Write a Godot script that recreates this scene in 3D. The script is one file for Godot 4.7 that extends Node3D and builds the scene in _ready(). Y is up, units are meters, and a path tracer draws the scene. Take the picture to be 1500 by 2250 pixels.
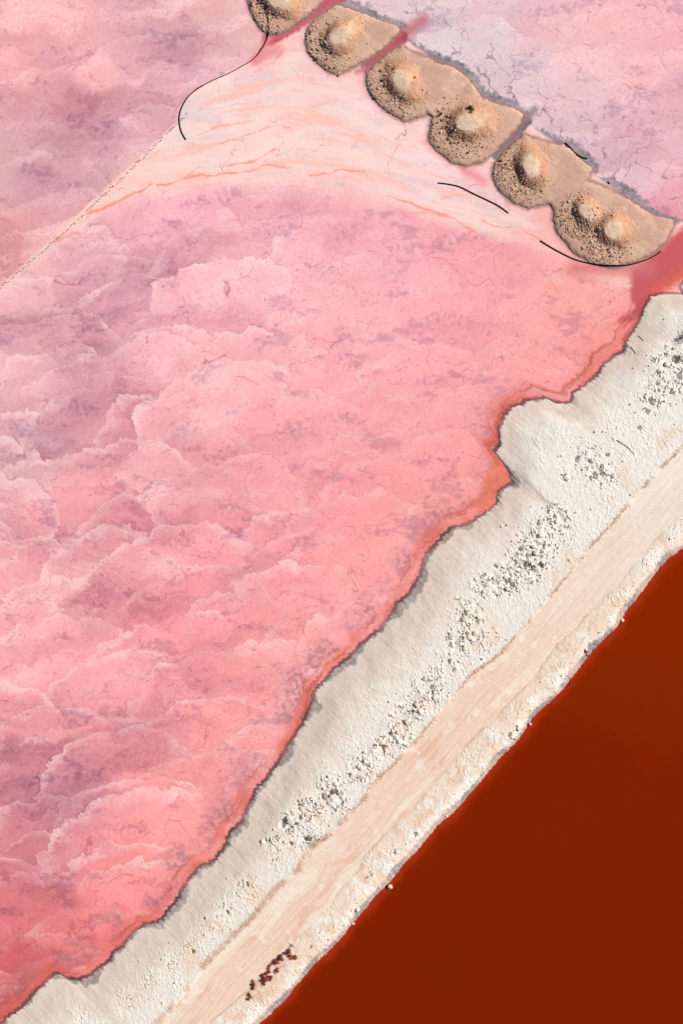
extends Node3D
# A pink salt lake seen from the air: a row of earth mounds, a white salt causeway with a dirt track, a rust red lake.
# Plan coordinates are metres x 20 measured from a fixed corner ("plan units", 1 unit = 0.05 m).

const S := 0.05
const EYE := 140.0
const CX := 750.0
const CY := 1125.0
const UX := 0.673        # the causeway's own axis in plan units
const UY := -0.74
const TEX_W := 1400
const TEX_H := 2048
const PX0 := -60.0
const PY0 := -60.0
const PW := 1620.0
const PH := 2370.0

var rng := RandomNumberGenerator.new()
var used := {}
var mats := {}

# ---------------------------------------------------------------- noises
var n_warp := noise(0.011, 11, 3)
var n_warp2 := noise(0.011, 23, 3)
var n_fine := noise(0.06, 31, 3)
var n_big := noise(0.0035, 41, 3)
var n_mid := noise(0.016, 51, 4)
var n_mid2 := noise(0.02, 61, 4)
var n_streak := noise(0.012, 71, 4)
var n_grain := noise(0.23, 81, 2)
var n_lump := noise(0.075, 91, 3)
var n_ridge := ridged(0.075, 97)
var n_crack := cells(0.0085, 101, FastNoiseLite.RETURN_DISTANCE2_SUB)
var n_crack2 := cells(0.021, 103, FastNoiseLite.RETURN_DISTANCE2_SUB)
var n_clod := cells(0.14, 107, FastNoiseLite.RETURN_DISTANCE)
var n_clod2 := cells(0.27, 109, FastNoiseLite.RETURN_DISTANCE)

func noise(f: float, s: int, oct: int) -> FastNoiseLite:
	var n := FastNoiseLite.new()
	n.noise_type = FastNoiseLite.TYPE_SIMPLEX_SMOOTH
	n.frequency = f
	n.seed = s
	n.fractal_type = FastNoiseLite.FRACTAL_FBM
	n.fractal_octaves = oct
	return n

func ridged(f: float, s: int) -> FastNoiseLite:
	var n := noise(f, s, 3)
	n.fractal_type = FastNoiseLite.FRACTAL_RIDGED
	return n

func cells(f: float, s: int, ret: int) -> FastNoiseLite:
	var n := FastNoiseLite.new()
	n.noise_type = FastNoiseLite.TYPE_CELLULAR
	n.frequency = f
	n.seed = s
	n.fractal_type = FastNoiseLite.FRACTAL_NONE
	n.cellular_return_type = ret
	n.cellular_jitter = 1.0
	return n

# ---------------------------------------------------------------- shores, as distance across the causeway axis
var pink_shore := [12,2236, 40,2218, 72,2182, 96,2158, 108,2142, 128,2136, 148,2148, 172,2150, 200,2140, 240,2106, 256,2086, 292,2046, 320,2028, 344,2026, 372,1998, 400,1954, 420,1922, 436,1906, 472,1886, 496,1850, 504,1826, 524,1810, 540,1782, 561,1738, 604,1682, 631,1634, 660,1594, 684,1538, 687,1519, 713,1490, 740,1463, 767,1442, 783,1421, 820,1391, 847,1365, 868,1327, 900,1301, 920,1266, 932,1218, 960,1186, 988,1158, 1024,1150, 1060,1130, 1088,1102, 1092,1075, 1123,1060, 1117,1040, 1103,1017, 1083,990, 1097,973, 1092,940, 1100,917, 1123,893, 1153,880, 1193,870, 1220,883, 1250,883, 1257,863, 1283,843, 1307,827, 1320,807, 1347,780, 1370,770, 1370,747, 1400,710, 1410,673, 1427,650, 1457,642, 1483,643, 1497,647, 1492,628, 1500,617, 1540,590]
var track_left := [340,2252, 400,2188, 424,2156, 452,2116, 508,2060, 560,2008, 608,1948, 640,1924, 660,1904, 680,1860, 712,1840, 740,1816, 800,1752, 820,1720, 880,1660, 920,1616, 976,1552, 1036,1478, 1088,1442, 1140,1386, 1180,1342, 1252,1254, 1284,1210, 1352,1138, 1400,1080, 1447,1030, 1487,990, 1520,955]
var track_right := [440,2262, 492,2218, 552,2168, 600,2110, 656,2056, 704,2008, 732,1976, 752,1948, 784,1916, 804,1876, 832,1844, 896,1788, 932,1740, 972,1700, 1020,1642, 1088,1574, 1160,1502, 1220,1418, 1260,1382, 1340,1298, 1400,1230, 1452,1170, 1500,1122, 1540,1080]
var red_shore := [572,2248, 624,2200, 656,2160, 696,2112, 744,2068, 776,2028, 816,1980, 860,1932, 884,1900, 924,1860, 960,1816, 1000,1780, 1056,1716, 1112,1650, 1140,1622, 1172,1574, 1236,1514, 1256,1486, 1308,1422, 1352,1382, 1372,1346, 1420,1286, 1448,1246, 1480,1218, 1500,1202, 1540,1160]
const T0 := -2000
const TN := 2900
var tab_pink: PackedFloat32Array
var tab_left: PackedFloat32Array
var tab_tilt: PackedFloat32Array      # turns a distance across the axis into one across the shore
var tab_ease: PackedFloat32Array      # the pink shore with its small bays ironed out
var tab_right: PackedFloat32Array
var tab_red: PackedFloat32Array

func shore_table(list: Array) -> PackedFloat32Array:
	var pts := []
	for i in range(0, list.size(), 2):
		var x := float(list[i])
		var y := float(list[i + 1])
		pts.append(Vector2(x * UX + y * UY, -x * UY + y * UX))
	pts.sort_custom(func(a, b): return a.x < b.x)
	var out := PackedFloat32Array()
	out.resize(TN)
	var k := 0
	for i in TN:
		var t := float(T0 + i)
		while k < pts.size() - 2 and pts[k + 1].x < t:
			k += 1
		var a: Vector2 = pts[k]
		var b: Vector2 = pts[k + 1]
		out[i] = lerpf(a.y, b.y, clampf((t - a.x) / maxf(b.x - a.x, 0.01), 0.0, 1.0))
	return out

func look(tab: PackedFloat32Array, t: float) -> float:
	var f := clampf(t - T0, 0.0, TN - 2.0)
	var i := int(f)
	return lerpf(tab[i], tab[i + 1], f - i)

func sm(a: float, b: float, x: float) -> float:
	var f := clampf((x - a) / (b - a), 0.0, 1.0)
	return f * f * (3.0 - 2.0 * f)

# ---------------------------------------------------------------- mound islands
var island_rings := [
	[543,0, 547,20, 557,43, 570,63, 590,78, 610,77, 633,67, 667,43, 693,20, 713,0, 750,-40, 700,-75, 620,-60, 560,-30],
	[735,8, 753,13, 800,30, 840,47, 870,55, 879,63, 873,77, 847,103, 800,137, 753,160, 743,167, 717,157, 697,140, 673,113, 669,87, 673,63, 693,40, 717,23],
	[883,98, 900,110, 930,122, 967,140, 1000,148, 1012,160, 1036,178, 1030,205, 985,240, 955,262, 940,252, 905,264, 887,268, 867,257, 840,240, 810,207, 803,183, 803,160, 820,143, 850,117],
	[1020,180, 1036,180, 1042,192, 1060,214, 1092,228, 1124,236, 1148,250, 1146,270, 1116,306, 1088,334, 1056,358, 1020,366, 988,358, 952,326, 938,306, 944,274, 948,255, 980,215],
	[1148,294, 1172,302, 1212,314, 1240,318, 1268,342, 1300,370, 1292,396, 1250,430, 1210,452, 1192,450, 1160,459, 1124,446, 1092,418, 1080,390, 1082,362, 1096,342, 1124,314],
	[1280,392, 1320,406, 1360,426, 1400,450, 1436,474, 1480,483, 1480,498, 1460,534, 1432,558, 1392,578, 1340,590, 1300,580, 1260,558, 1220,510, 1212,482, 1214,462, 1204,446, 1235,415],
]
var island_mid := [Vector2(640, 5), Vector2(755, 85), Vector2(900, 186), Vector2(1040, 280), Vector2(1178, 380), Vector2(1315, 494)]
# island, heap x, y, foot radius, top radius, height in metres, direction of the longer axis, how much longer
var heaps := [
	[0, 608, 6, 56, 14, 0.78, 20, 1.2], [1, 740, 86, 55, 12, 0.85, -35, 1.3], [2, 878, 184, 58, 11, 0.82, 55, 1.25], [3, 1022, 274, 60, 16, 0.9, -10, 1.25], [4, 1160, 370, 56, 12, 0.9, 80, 1.2], [5, 1284, 470, 46, 10, 0.68, 50, 1.3], [5, 1340, 510, 54, 13, 0.74, 10, 1.1],
]
var ring_tables := []

func ring_table(list: Array, mid: Vector2) -> PackedFloat32Array:
	var out := PackedFloat32Array()
	out.resize(361)
	var n := list.size() / 2
	for k in 361:
		var dir := Vector2.from_angle(deg_to_rad(k))
		var best := 20.0
		for i in n:
			var j := (i + 1) % n
			var hit = Geometry2D.segment_intersects_segment(mid, mid + dir * 400.0, Vector2(list[2 * i], list[2 * i + 1]), Vector2(list[2 * j], list[2 * j + 1]))
			if hit != null:
				best = maxf(best, mid.distance_to(hit))
		out[k] = best
	for pass_ in 2:
		var src := out.duplicate()
		for k in 361:
			out[k] = (src[(k + 359) % 360] + src[k % 360] * 2.0 + src[(k + 1) % 360]) * 0.25
	return out

func island_in(k: int, x: float, y: float) -> float:
	# how far inside island k's outline (plan units, negative outside)
	var d := Vector2(x, y) - Vector2(island_mid[k])
	var r := d.length()
	if r > 190.0:
		return -99.0
	var a := rad_to_deg(d.angle())
	if a < 0.0:
		a += 360.0
	var tb: PackedFloat32Array = ring_tables[k]
	var i := mini(int(a), 359)
	return (lerpf(tb[i], tb[i + 1], a - i) - r) * 0.93

func island_best(x: float, y: float) -> Vector2:
	# (how far inside the nearest island, its number)
	var best := -99.0
	var who := -1
	for k in 6:
		var d := island_in(k, x, y)
		if d > best:
			best = d
			who = k
	return Vector2(best, who)

func heap_part(q: Array, x: float, y: float) -> float:
	# 0 outside the foot, rising to 1 on the plateau
	var dx := x - float(q[1])
	var dy := y - float(q[2])
	var along := Vector2.from_angle(deg_to_rad(q[6]))
	var lx := (dx * along.x + dy * along.y) / float(q[7])
	var ly := (dy * along.x - dx * along.y) * sqrt(float(q[7]))
	var r := sqrt(lx * lx + ly * ly)
	if r > float(q[3]) * 1.6:
		return 0.0
	# the heap trails off gently towards the upper right, steep at the lower left
	var side := (dx * 0.87 - dy * 0.5) / maxf(r, 1.0)
	var foot := float(q[3]) * (1.0 + 0.24 * side) + 13.0 * n_mid2.get_noise_2d(x * 1.1, y * 1.1) + 3.0 * n_lump.get_noise_2d(x, y)
	var f := clampf((foot - r) / (foot - float(q[4])), 0.0, 1.0)
	return f

func island_h(x: float, y: float, d: float) -> float:
	var pad := 0.34 * (1.0 - exp(-maxf(d, 0.0) / 7.0)) + 0.0012 * maxf(d, 0.0)
	if d < 0.0:
		pad = d * 0.03
	pad += 0.015 * n_mid2.get_noise_2d(x, y)
	var top := 0.0
	var rough := 0.0
	for q in heaps:
		var f := heap_part(q, x, y)
		if f > 0.0:
			top = maxf(top, float(q[5]) * (0.2 * f + 0.8 * lerpf(sm(0.24, 1.0, f + 0.06 * n_mid2.get_noise_2d(x * 2.0 + 40.0, y * 2.0)), clampf((f - 0.3) / 0.62, 0.0, 1.0), 0.4)))
			rough = maxf(rough, sm(0.0, 0.2, f) * (1.0 - 0.7 * sm(0.6, 0.9, f)))
	var e := 0.0
	if rough > 0.0:
		e = rough * (0.045 * n_lump.get_noise_2d(x * 2.2, y * 2.2) + 0.045 * n_grain.get_noise_2d(x * 1.6, y * 1.6))
	return pad + top + e + 0.006 * n_grain.get_noise_2d(x, y)

# ---------------------------------------------------------------- rubble on the causeway: x, y, reach, strength
var rubble := [
	[1470, 800, 46, 0.75], [1430, 880, 44, 0.6], [1480, 850, 40, 0.6], [1290, 1005, 40, 0.55], [1320, 1040, 34, 0.65], [1345, 955, 40, 0.35], [1240, 1050, 16, 0.5],
	[1215, 1140, 40, 0.75], [1170, 1200, 44, 1.0], [1160, 1240, 40, 1.1], [1110, 1275, 32, 1.1], [1060, 1285, 28, 0.8], [1030, 1350, 30, 0.9], [1060, 1400, 34, 0.6], [1010, 1405, 30, 0.95], [985, 1450, 28, 0.6], [1240, 1190, 40, 0.35],
	[940, 1510, 38, 0.9], [965, 1480, 26, 0.5], [900, 1560, 34, 0.9], [870, 1610, 32, 0.95], [840, 1640, 24, 1.1], [795, 1690, 38, 0.75], [730, 1735, 32, 0.9], [745, 1760, 26, 0.9], [680, 1775, 36, 0.9], [640, 1805, 26, 1.15], [680, 1840, 28, 0.7], [600, 1850, 30, 0.6],
	[600, 1880, 22, 0.4], [540, 1945, 36, 0.55], [500, 1995, 34, 0.45], [465, 2035, 34, 0.4], [420, 2075, 36, 0.35], [370, 2110, 34, 0.4], [330, 2150, 40, 0.4], [280, 2200, 40, 0.4], [400, 2150, 26, 0.3],
	[1130, 1625, 24, 0.45], [1150, 1610, 16, 0.5], [1215, 1490, 26, 0.35], [1300, 1420, 16, 0.45], [1380, 1300, 20, 0.3], [910, 1830, 18, 0.4], [865, 1870, 18, 0.35], [845, 2030, 22, 0.3], [710, 2050, 20, 0.3], [1420, 1230, 40, 0.3], [1480, 1170, 30, 0.35],
]

func rubble_at(x: float, y: float) -> float:
	var v := 0.0
	for q in rubble:
		var dx := x - float(q[0])
		var dy := y - float(q[1])
		var r2 := (dx * dx + dy * dy) / (float(q[2]) * float(q[2]) * 1.1)
		if r2 < 4.0:
			v = maxf(v, float(q[3]) * exp(-r2 * 0.9))
	return v

var pits := [1156,1222,6, 1150,1240,8, 1166,1246,6, 1184,1242,7, 1140,1205,5, 1120,1281,8, 1108,1276,6, 1086,1244,4, 1238,1050,7, 1303,1046,6, 1317,1028,6, 1318,1040,6, 1292,1050,4, 1265,1008,4, 1262,1012,5, 1424,882,7, 1417,905,5, 1478,792,9, 1486,828,7, 1470,862,5, 1400,940,4, 620,1806,9, 628,1800,6, 840,1640,7, 833,1636,5, 708,1748,5, 660,1794,5, 738,1738,5, 795,1672,4, 768,1700,4, 1020,1346,5, 1014,1352,4, 1030,1403,4, 1022,1392,4, 946,1510,4, 985,1452,4, 905,1560,4, 855,1612,4, 1117,1614,6, 1134,1600,6, 1284,1432,5, 1290,1440,4, 912,1830,5, 866,1870,4, 640,1850,5, 680,1840,5, 545,1940,4, 425,2085,4, 500,2000,4, 1316,1385,3, 1440,845,4, 1330,1000,4, 1180,1150,4, 1215,1135,4]

func pit_at(x: float, y: float, e: float) -> float:
	var v := 0.0
	for k in range(0, pits.size(), 3):
		var dx := absf(x - pits[k])
		var dy := absf(y - pits[k + 1])
		if dx < 16.0 and dy < 16.0:
			v = maxf(v, sm(float(pits[k + 2]), float(pits[k + 2]) * 0.55, sqrt(dx * dx * 1.3 + dy * dy * 0.7) + e))
	return v

func bank_h(x: float, y: float, d1: float, d2: float, dl: float, dr: float, rb: float) -> float:
	# d1 from the pink shore, d2 from the red shore, dl / dr past the track's left / right edge
	var de := -x * UY + y * UX - look(tab_ease, x * UX + y * UY)
	var h := 0.54 * sm(-15.0, 100.0, de + 14.0 * n_warp.get_noise_2d(x, y)) * sm(-3.0, 34.0, d2) * sm(-4.0, 22.0, d1) + 0.16 * sm(-5.0, 10.0, d1) * sm(-4.0, 9.0, d2) - 0.1
	h -= 0.25 * sm(0.0, -25.0, minf(d1, d2))
	var track := sm(-5.0, 4.0, dl) * sm(5.0, -5.0, dr)
	if track > 0.5:
		var along := x * UX + y * UY
		for k in [26.0, 44.0, 66.0, 84.0]:
			h -= 0.014 * sm(6.0, 2.5, absf(dl - k - 5.0 * n_mid2.get_noise_2d(along * 0.12, k)))
	h += 0.13 * sm(3.5, -5.0, dl) * sm(20.0, 70.0, d1)
	h += 0.05 * sm(-3.0, 5.0, dr) * sm(8.0, 20.0, d2)
	var off := 1.0 - track
	h += off * (0.035 * n_mid.get_noise_2d(x, y) + 0.012 * n_fine.get_noise_2d(x, y) + 0.010 * n_grain.get_noise_2d(x, y)) + 0.012 * n_streak.get_noise_2d((x * UX + y * UY) * 0.4, (-x * UY + y * UX) * 2.0)
	h += off * sm(40.0, 110.0, d1) * (0.05 * maxf(0.0, n_lump.get_noise_2d(x, y)) + 0.035 * n_grain.get_noise_2d(x * 1.3, y * 1.3) + 0.06 * sm(0.1, 0.9, n_ridge.get_noise_2d(x * 0.8 + 500.0, y * 0.8)) * sm(-0.2, 0.3, n_mid2.get_noise_2d(x * 0.5, y * 0.5)))
	if rb > 0.02 and track < 0.9:
		var m := sm(0.05, 0.75, rb) * off
		var c := n_clod.get_noise_2d(x, y)          # -1 at a clod's middle
		var c2 := n_clod2.get_noise_2d(x, y)
		var gate := sm(-0.15, 0.4, n_lump.get_noise_2d(x * 0.6 + 50.0, y * 0.6))
		h += m * gate * (0.20 * maxf(0.0, -c - 0.34) + 0.13 * maxf(0.0, -c2 - 0.32))
		h -= m * 0.6 * sm(0.5, 0.8, n_ridge.get_noise_2d(x, y)) * gate
		h -= m * gate * 0.42 * sm(-0.12, 0.22, c) * sm(0.0, 0.4, n_mid2.get_noise_2d(x * 1.3 + 200.0, y * 1.3) + 0.35 * rb)
		h += 0.14 * m * n_mid2.get_noise_2d(x, y)
		h -= 0.5 * pit_at(x, y, 4.0 * n_lump.get_noise_2d(x * 1.5, y * 1.5))
	return h

# ---------------------------------------------------------------- colour fields of the lake bed (what mineral lies where)
var lake_main := [
	20,640,235,180,190, 60,720,214,158,170, 40,860,232,178,188, 70,1000,212,164,176, 300,700,226,165,182, 250,600,216,160,174, 180,820,214,156,170, 500,620,250,180,196, 420,520,238,170,186, 800,560,249,172,188, 600,540,253,188,200, 720,680,254,178,188, 1000,650,254,168,177, 1100,560,250,165,172, 1200,720,255,163,164, 1300,640,254,163,158, 1380,760,248,140,132, 900,900,255,168,173, 1000,1000,255,158,160, 1050,1060,250,150,145, 600,900,254,170,176, 420,780,252,178,186, 300,950,238,165,176, 150,1120,238,152,162,
	150,1200,225,150,162, 330,1120,228,140,154, 500,1200,244,150,158, 700,1100,253,158,164, 850,1200,255,160,160, 300,1500,248,155,162, 100,1420,246,165,172, 400,1380,246,148,158, 600,1450,255,158,158, 500,1620,252,155,156, 100,1620,232,146,156, 130,1740,206,130,148, 350,1700,252,152,153, 300,1600,228,140,154, 100,1900,210,124,138, 250,1950,252,142,142, 380,1850,252,148,145, 60,2130,212,92,98, 10,2000,222,118,126, 200,2080,238,122,120, 100,2030,226,120,124, 0,2220,200,84,86,
]
var lake_left := [0,0,238,177,180,120,20,250,189,186,300,40,220,166,176,450,20,238,187,190,540,30,240,197,196,100,150,222,161,172,300,150,222,166,178,60,150,250,181,184,220,160,250,186,190,420,110,206,153,168,480,120,238,191,196,180,225,212,149,159,300,250,226,173,184,60,240,224,165,176,120,330,216,165,176,250,300,220,166,178,30,340,232,189,194,80,400,216,161,172,200,400,222,173,184,150,470,222,166,174,30,540,218,149,154,300,370,236,187,190,100,540,240,183,184]
var lake_right := [900,30,224,212,218, 1000,60,217,211,218, 1100,100,217,209,216, 1060,20,232,206,213, 1200,60,244,196,204, 1350,40,248,188,196, 1480,80,244,182,192, 1300,120,246,196,202, 1150,180,216,205,214, 1280,200,227,202,210, 1400,160,244,190,198, 1480,220,230,178,190, 1250,280,219,196,206, 1400,280,230,184,198, 1480,340,236,190,200, 1350,340,218,182,200, 1400,400,220,188,204, 1490,430,236,170,184, 1460,470,226,150,165, 1500,520,216,112,124]
var lake_pale := [640,150,255,222,216, 500,220,248,226,222, 420,260,238,222,222, 560,300,255,222,214, 700,300,254,224,216, 850,320,252,220,216, 800,240,246,216,218, 950,380,250,214,216, 1050,420,244,212,216, 1120,480,252,208,202, 300,370,254,218,208, 200,450,254,206,198, 100,560,250,202,198, 400,400,255,212,202, 1180,510,252,190,184, 600,120,248,196,194, 700,170,248,206,208]
const GW := 58
const GH := 82
var grid_main: PackedVector3Array
var grid_left: PackedVector3Array
var grid_right: PackedVector3Array
var grid_pale: PackedVector3Array

func colour_grid(list: Array) -> PackedVector3Array:
	var out := PackedVector3Array()
	out.resize(GW * GH)
	for j in GH:
		for i in GW:
			var x := PX0 - 30.0 + i * 30.0
			var y := PY0 - 30.0 + j * 30.0
			var c := Vector3.ZERO
			var w := 0.0
			for k in range(0, list.size(), 5):
				var dx := x - float(list[k])
				var dy := (y - float(list[k + 1])) * 1.25
				var v := 1.0 / pow(dx * dx + dy * dy + 900.0, 1.9)
				c += Vector3(list[k + 2], list[k + 3], list[k + 4]) * v
				w += v
			out[j * GW + i] = c / (w * 255.0)
	return out

func grid_at(g: PackedVector3Array, x: float, y: float) -> Vector3:
	var u := clampf((x - PX0 + 30.0) / 30.0, 0.0, GW - 1.01)
	var v := clampf((y - PY0 + 30.0) / 30.0, 0.0, GH - 1.01)
	var i := int(u)
	var j := int(v)
	var a := j * GW + i
	return g[a].lerp(g[a + 1], u - i).lerp(g[a + GW].lerp(g[a + GW + 1], u - i), v - j)

var arc_line := [-80,690, 0,640, 100,545, 200,466, 300,425, 380,404, 520,380, 640,372, 760,384, 850,425, 920,455, 980,478, 1080,505, 1190,535, 1260,575, 1330,612, 1700,640]
var left_line := [-80,712, 0,632, 200,445, 392,268, 396,240, 420,205, 480,172, 555,130, 586,84, 594,40, 580,-80]    # right edge of the mauve pan, listed by falling y
var upper_line := [500,-120, 735,22, 885,84, 1040,206, 1150,264, 1300,382, 1400,462, 1480,496, 1540,470, 1700,440]
var tab_arc: PackedFloat32Array
var tab_upper: PackedFloat32Array
var tab_side: PackedFloat32Array

func curve_table(list: Array, along: int, from: int, count: int) -> PackedFloat32Array:
	var pts := []
	for i in range(0, list.size(), 2):
		pts.append(Vector2(list[i + along], list[i + 1 - along]))
	pts.sort_custom(func(a, b): return a.x < b.x)
	var out := PackedFloat32Array()
	out.resize(count)
	var k := 0
	for i in count:
		var t := float(from + i)
		while k < pts.size() - 2 and pts[k + 1].x < t:
			k += 1
		out[i] = lerpf(pts[k].y, pts[k + 1].y, clampf((t - pts[k].x) / maxf(pts[k + 1].x - pts[k].x, 0.01), 0.0, 1.0))
	return out

# patches of the crust: middle x, y, half width, half height, tilt in degrees, strength (dark algae crust > 0, pale salt < 0)
var patches := [
	178,225,46,34,0,0.9, 400,108,72,36,10,0.55, 300,125,60,30,0,0.35, 100,178,130,42,-8,0.4, 330,232,92,34,5,0.4, 200,312,104,46,-8,0.4, 88,402,56,28,-5,0.5, 20,546,48,25,-20,0.6, 212,402,46,20,-20,0.3, 60,90,80,24,0,0.3,
	640,460,34,15,-8,0.75, 765,530,50,21,-4,0.85, 555,416,42,18,-10,0.45, 440,545,62,32,-5,0.6, 330,592,58,42,-20,0.75, 160,570,36,15,-15,0.5, 88,729,118,42,-10,0.7, 235,700,66,38,0,0.7, 405,629,76,30,-18,0.6, 516,735,50,20,15,0.6, 553,784,26,10,0,0.5, 176,776,96,30,-8,0.55, 424,809,20,8,40,1.0,
	235,964,112,42,-6,0.45, 59,1005,94,34,-5,0.5, 211,1028,66,26,-18,0.7, 364,917,62,36,25,0.5, 205,1130,114,30,-6,0.7, 59,1198,84,46,-14,0.7, 282,1187,86,34,-6,0.65, 411,1192,74,50,10,0.7, 516,1263,48,32,-25,0.55, 633,975,74,28,-4,0.6, 692,1057,54,24,0,0.45, 628,1157,62,18,-6,0.45,
	252,1357,126,50,0,0.55, 457,1450,74,50,10,0.6, 135,1420,70,30,-10,0.45, 35,1450,52,20,-10,0.55, 364,1597,124,38,0,0.7, 194,1679,84,40,-10,0.65, 323,1673,62,42,0,0.6, 117,1716,88,46,-30,0.7, 35,1650,44,30,0,0.7, 560,1500,40,16,-10,0.35,
	150,1764,92,40,-20,0.4, 60,1872,86,24,-8,0.6, 118,1988,48,34,-20,0.8, 46,1980,40,22,-40,0.6, 250,1880,40,18,0,0.3, 60,2100,60,30,-30,0.4, 30,1800,50,30,0,0.5,
	880,592,48,24,-10,0.5, 1020,742,54,20,-6,0.5, 1052,776,26,24,20,0.5, 870,897,30,8,8,0.75, 990,842,28,12,0,0.5, 1090,545,74,18,4,0.35, 1130,610,50,22,-10,0.3, 720,770,80,14,-5,0.35, 820,860,40,12,0,0.25,
	1300,150,70,22,-10,0.3, 1460,190,60,40,-10,0.4, 1400,330,80,40,10,0.35, 1180,60,40,18,0,0.3,
	480,640,72,40,-14,-0.85, 622,700,48,22,-8,-0.75, 800,577,58,30,-12,-0.8, 962,640,48,26,0,-0.75, 80,832,48,18,-10,-0.8, 505,842,94,20,-4,-0.75, 455,930,56,26,-24,-0.6, 320,1048,60,30,-12,-0.85, 150,1092,76,15,-8,-0.8, 425,1092,64,24,-12,-0.7, 345,1238,56,28,-10,-0.9, 30,1242,48,20,0,-0.9, 130,1308,78,26,-22,-0.85, 235,1492,94,30,-6,-0.7, 60,1392,60,20,-14,-0.8, 60,1500,60,20,-10,-0.6, 330,1430,60,20,-6,-0.65, 400,1575,110,14,-4,-0.6, 90,1660,40,50,-50,-0.5,
	480,740,40,20,0,-0.4, 240,178,90,24,-8,-0.8, 70,165,80,22,-10,-0.7, 320,68,44,18,-10,-0.5, 60,40,80,18,-12,-0.6, 280,270,40,14,-10,-0.7, 370,190,30,30,30,-0.5, 130,270,56,22,-30,-0.5, 160,590,110,14,-10,-0.5, 40,640,60,20,-10,-0.5, 700,880,60,24,-8,-0.35, 560,1110,90,18,-4,-0.35, 1400,60,110,30,-12,-0.6, 1300,210,90,24,-14,-0.5, 1470,150,60,26,-20,-0.5, 860,700,90,24,-8,-0.35,
]
const FW := 137
const FH := 200
var patch_field: PackedFloat32Array     # dark > 0, pale < 0, every 12 units

func fill_patch_field() -> void:
	patch_field.resize(FW * FH)
	for j in FH:
		for i in FW:
			var x := PX0 - 6.0 + i * 12.0
			var y := PY0 - 6.0 + j * 12.0
			var v := 0.0
			for k in range(0, patches.size(), 6):
				var r: float = maxf(patches[k + 2], patches[k + 3]) * 1.4
				if absf(x - patches[k]) > r or absf(y - patches[k + 1]) > r:
					continue
				var ca := cos(deg_to_rad(patches[k + 4]))
				var sa := sin(deg_to_rad(patches[k + 4]))
				var ex: float = ((x - patches[k]) * ca + (y - patches[k + 1]) * sa) / patches[k + 2]
				var ey: float = ((y - patches[k + 1]) * ca - (x - patches[k]) * sa) / patches[k + 3]
				v += float(patches[k + 5]) * (1.45 if x < 470.0 and y < 620.0 and patches[k + 5] > 0.0 else 1.0) * sm(1.35, 0.75, sqrt(ex * ex + ey * ey))
			patch_field[j * FW + i] = clampf(v, -1.0, 1.0)

func patch_at(x: float, y: float) -> float:
	var u := clampf((x - PX0 + 6.0) / 12.0, 0.0, FW - 1.01)
	var v := clampf((y - PY0 + 6.0) / 12.0, 0.0, FH - 1.01)
	var i := int(u)
	var j := int(v)
	var a := j * FW + i
	return lerpf(lerpf(patch_field[a], patch_field[a + 1], u - i), lerpf(patch_field[a + FW], patch_field[a + FW + 1], u - i), v - j)

# overlapping scales of salt crust: each lies over the one above it
var jit: PackedFloat32Array

func scales(x: float, y: float, cell: float, ox: float) -> Color:
	# (how far inside the scale's rim, how far from the rim of the scale that lies over it, tone, patch value at its middle)
	var u := (x * 0.97 - y * 0.24) / (cell * 1.75) + ox
	var v := (x * 0.24 + y * 0.97) / cell + ox * 1.7
	var iu := floori(u)
	var iv := floori(v)
	var best := -1e9
	var inside := 0.0
	var tone := 0.5
	var over := 9.0
	var mx := u
	var my := v
	for j in range(iv - 1, iv + 2):
		for i in range(iu - 1, iu + 2):
			var a := ((j & 63) * 64 + (i & 63)) * 4
			var cx := i + 0.5 + jit[a] * 0.5 + (0.25 if j & 1 else -0.25)
			var cy := j + 0.5 + jit[a + 1] * 0.5
			var r := 0.72 + 0.42 * jit[a + 2] + 0.25
			var dx := u - cx
			var dy := v - cy
			var d := r - sqrt(dx * dx + dy * dy)
			if d > 0.0:
				if cy > best:
					best = cy
					mx = cx
					my = cy
					inside = d
					tone = jit[a + 3]
			elif -d < over:
				if cy > best:
					over = -d
	mx = (mx - ox) * cell * 1.75
	my = (my - ox * 1.7) * cell
	return Color(inside, over, tone, patch_at(0.97 * mx + 0.24 * my, 0.97 * my - 0.24 * mx))

var channels := [   # where brine stands deeper or mud shows: ax, ay, bx, by, half width, r, g, b, softness
	[760, -20, 592, 86, 16, 192, 80, 98, 6], [592, 86, 560, 134, 7, 226, 136, 144, 9], [928, 46, 900, 66, 13, 196, 130, 138, 13], [884, 80, 806, 146, 14, 174, 74, 90, 4], [800, 152, 786, 160, 5, 214, 130, 140, 7],
	[1154, 264, 1090, 340, 13, 112, 104, 110, 4], [1174, 242, 1162, 256, 7, 160, 138, 146, 9],
[1560, 500, 1424, 610, 38, 206, 92, 102, 9], [1424, 606, 1406, 648, 24, 202, 94, 106, 7], [1435, 655, 1392, 694, 12, 182, 84, 94, 9], [1392, 694, 1362, 704, 8, 204, 104, 110, 8], [1395, 722, 1380, 745, 12, 216, 124, 112, 12],
	[1500, 600, 1440, 640, 12, 222, 100, 92, 14], [1020, 372, 1060, 400, 8, 240, 150, 160, 12], [560, 130, 610, 110, 10, 235, 150, 155, 14], [1190, 470, 1260, 560, 12, 246, 178, 174, 24], [1260, 590, 1420, 590, 12, 214, 120, 122, 24],
]
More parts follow.
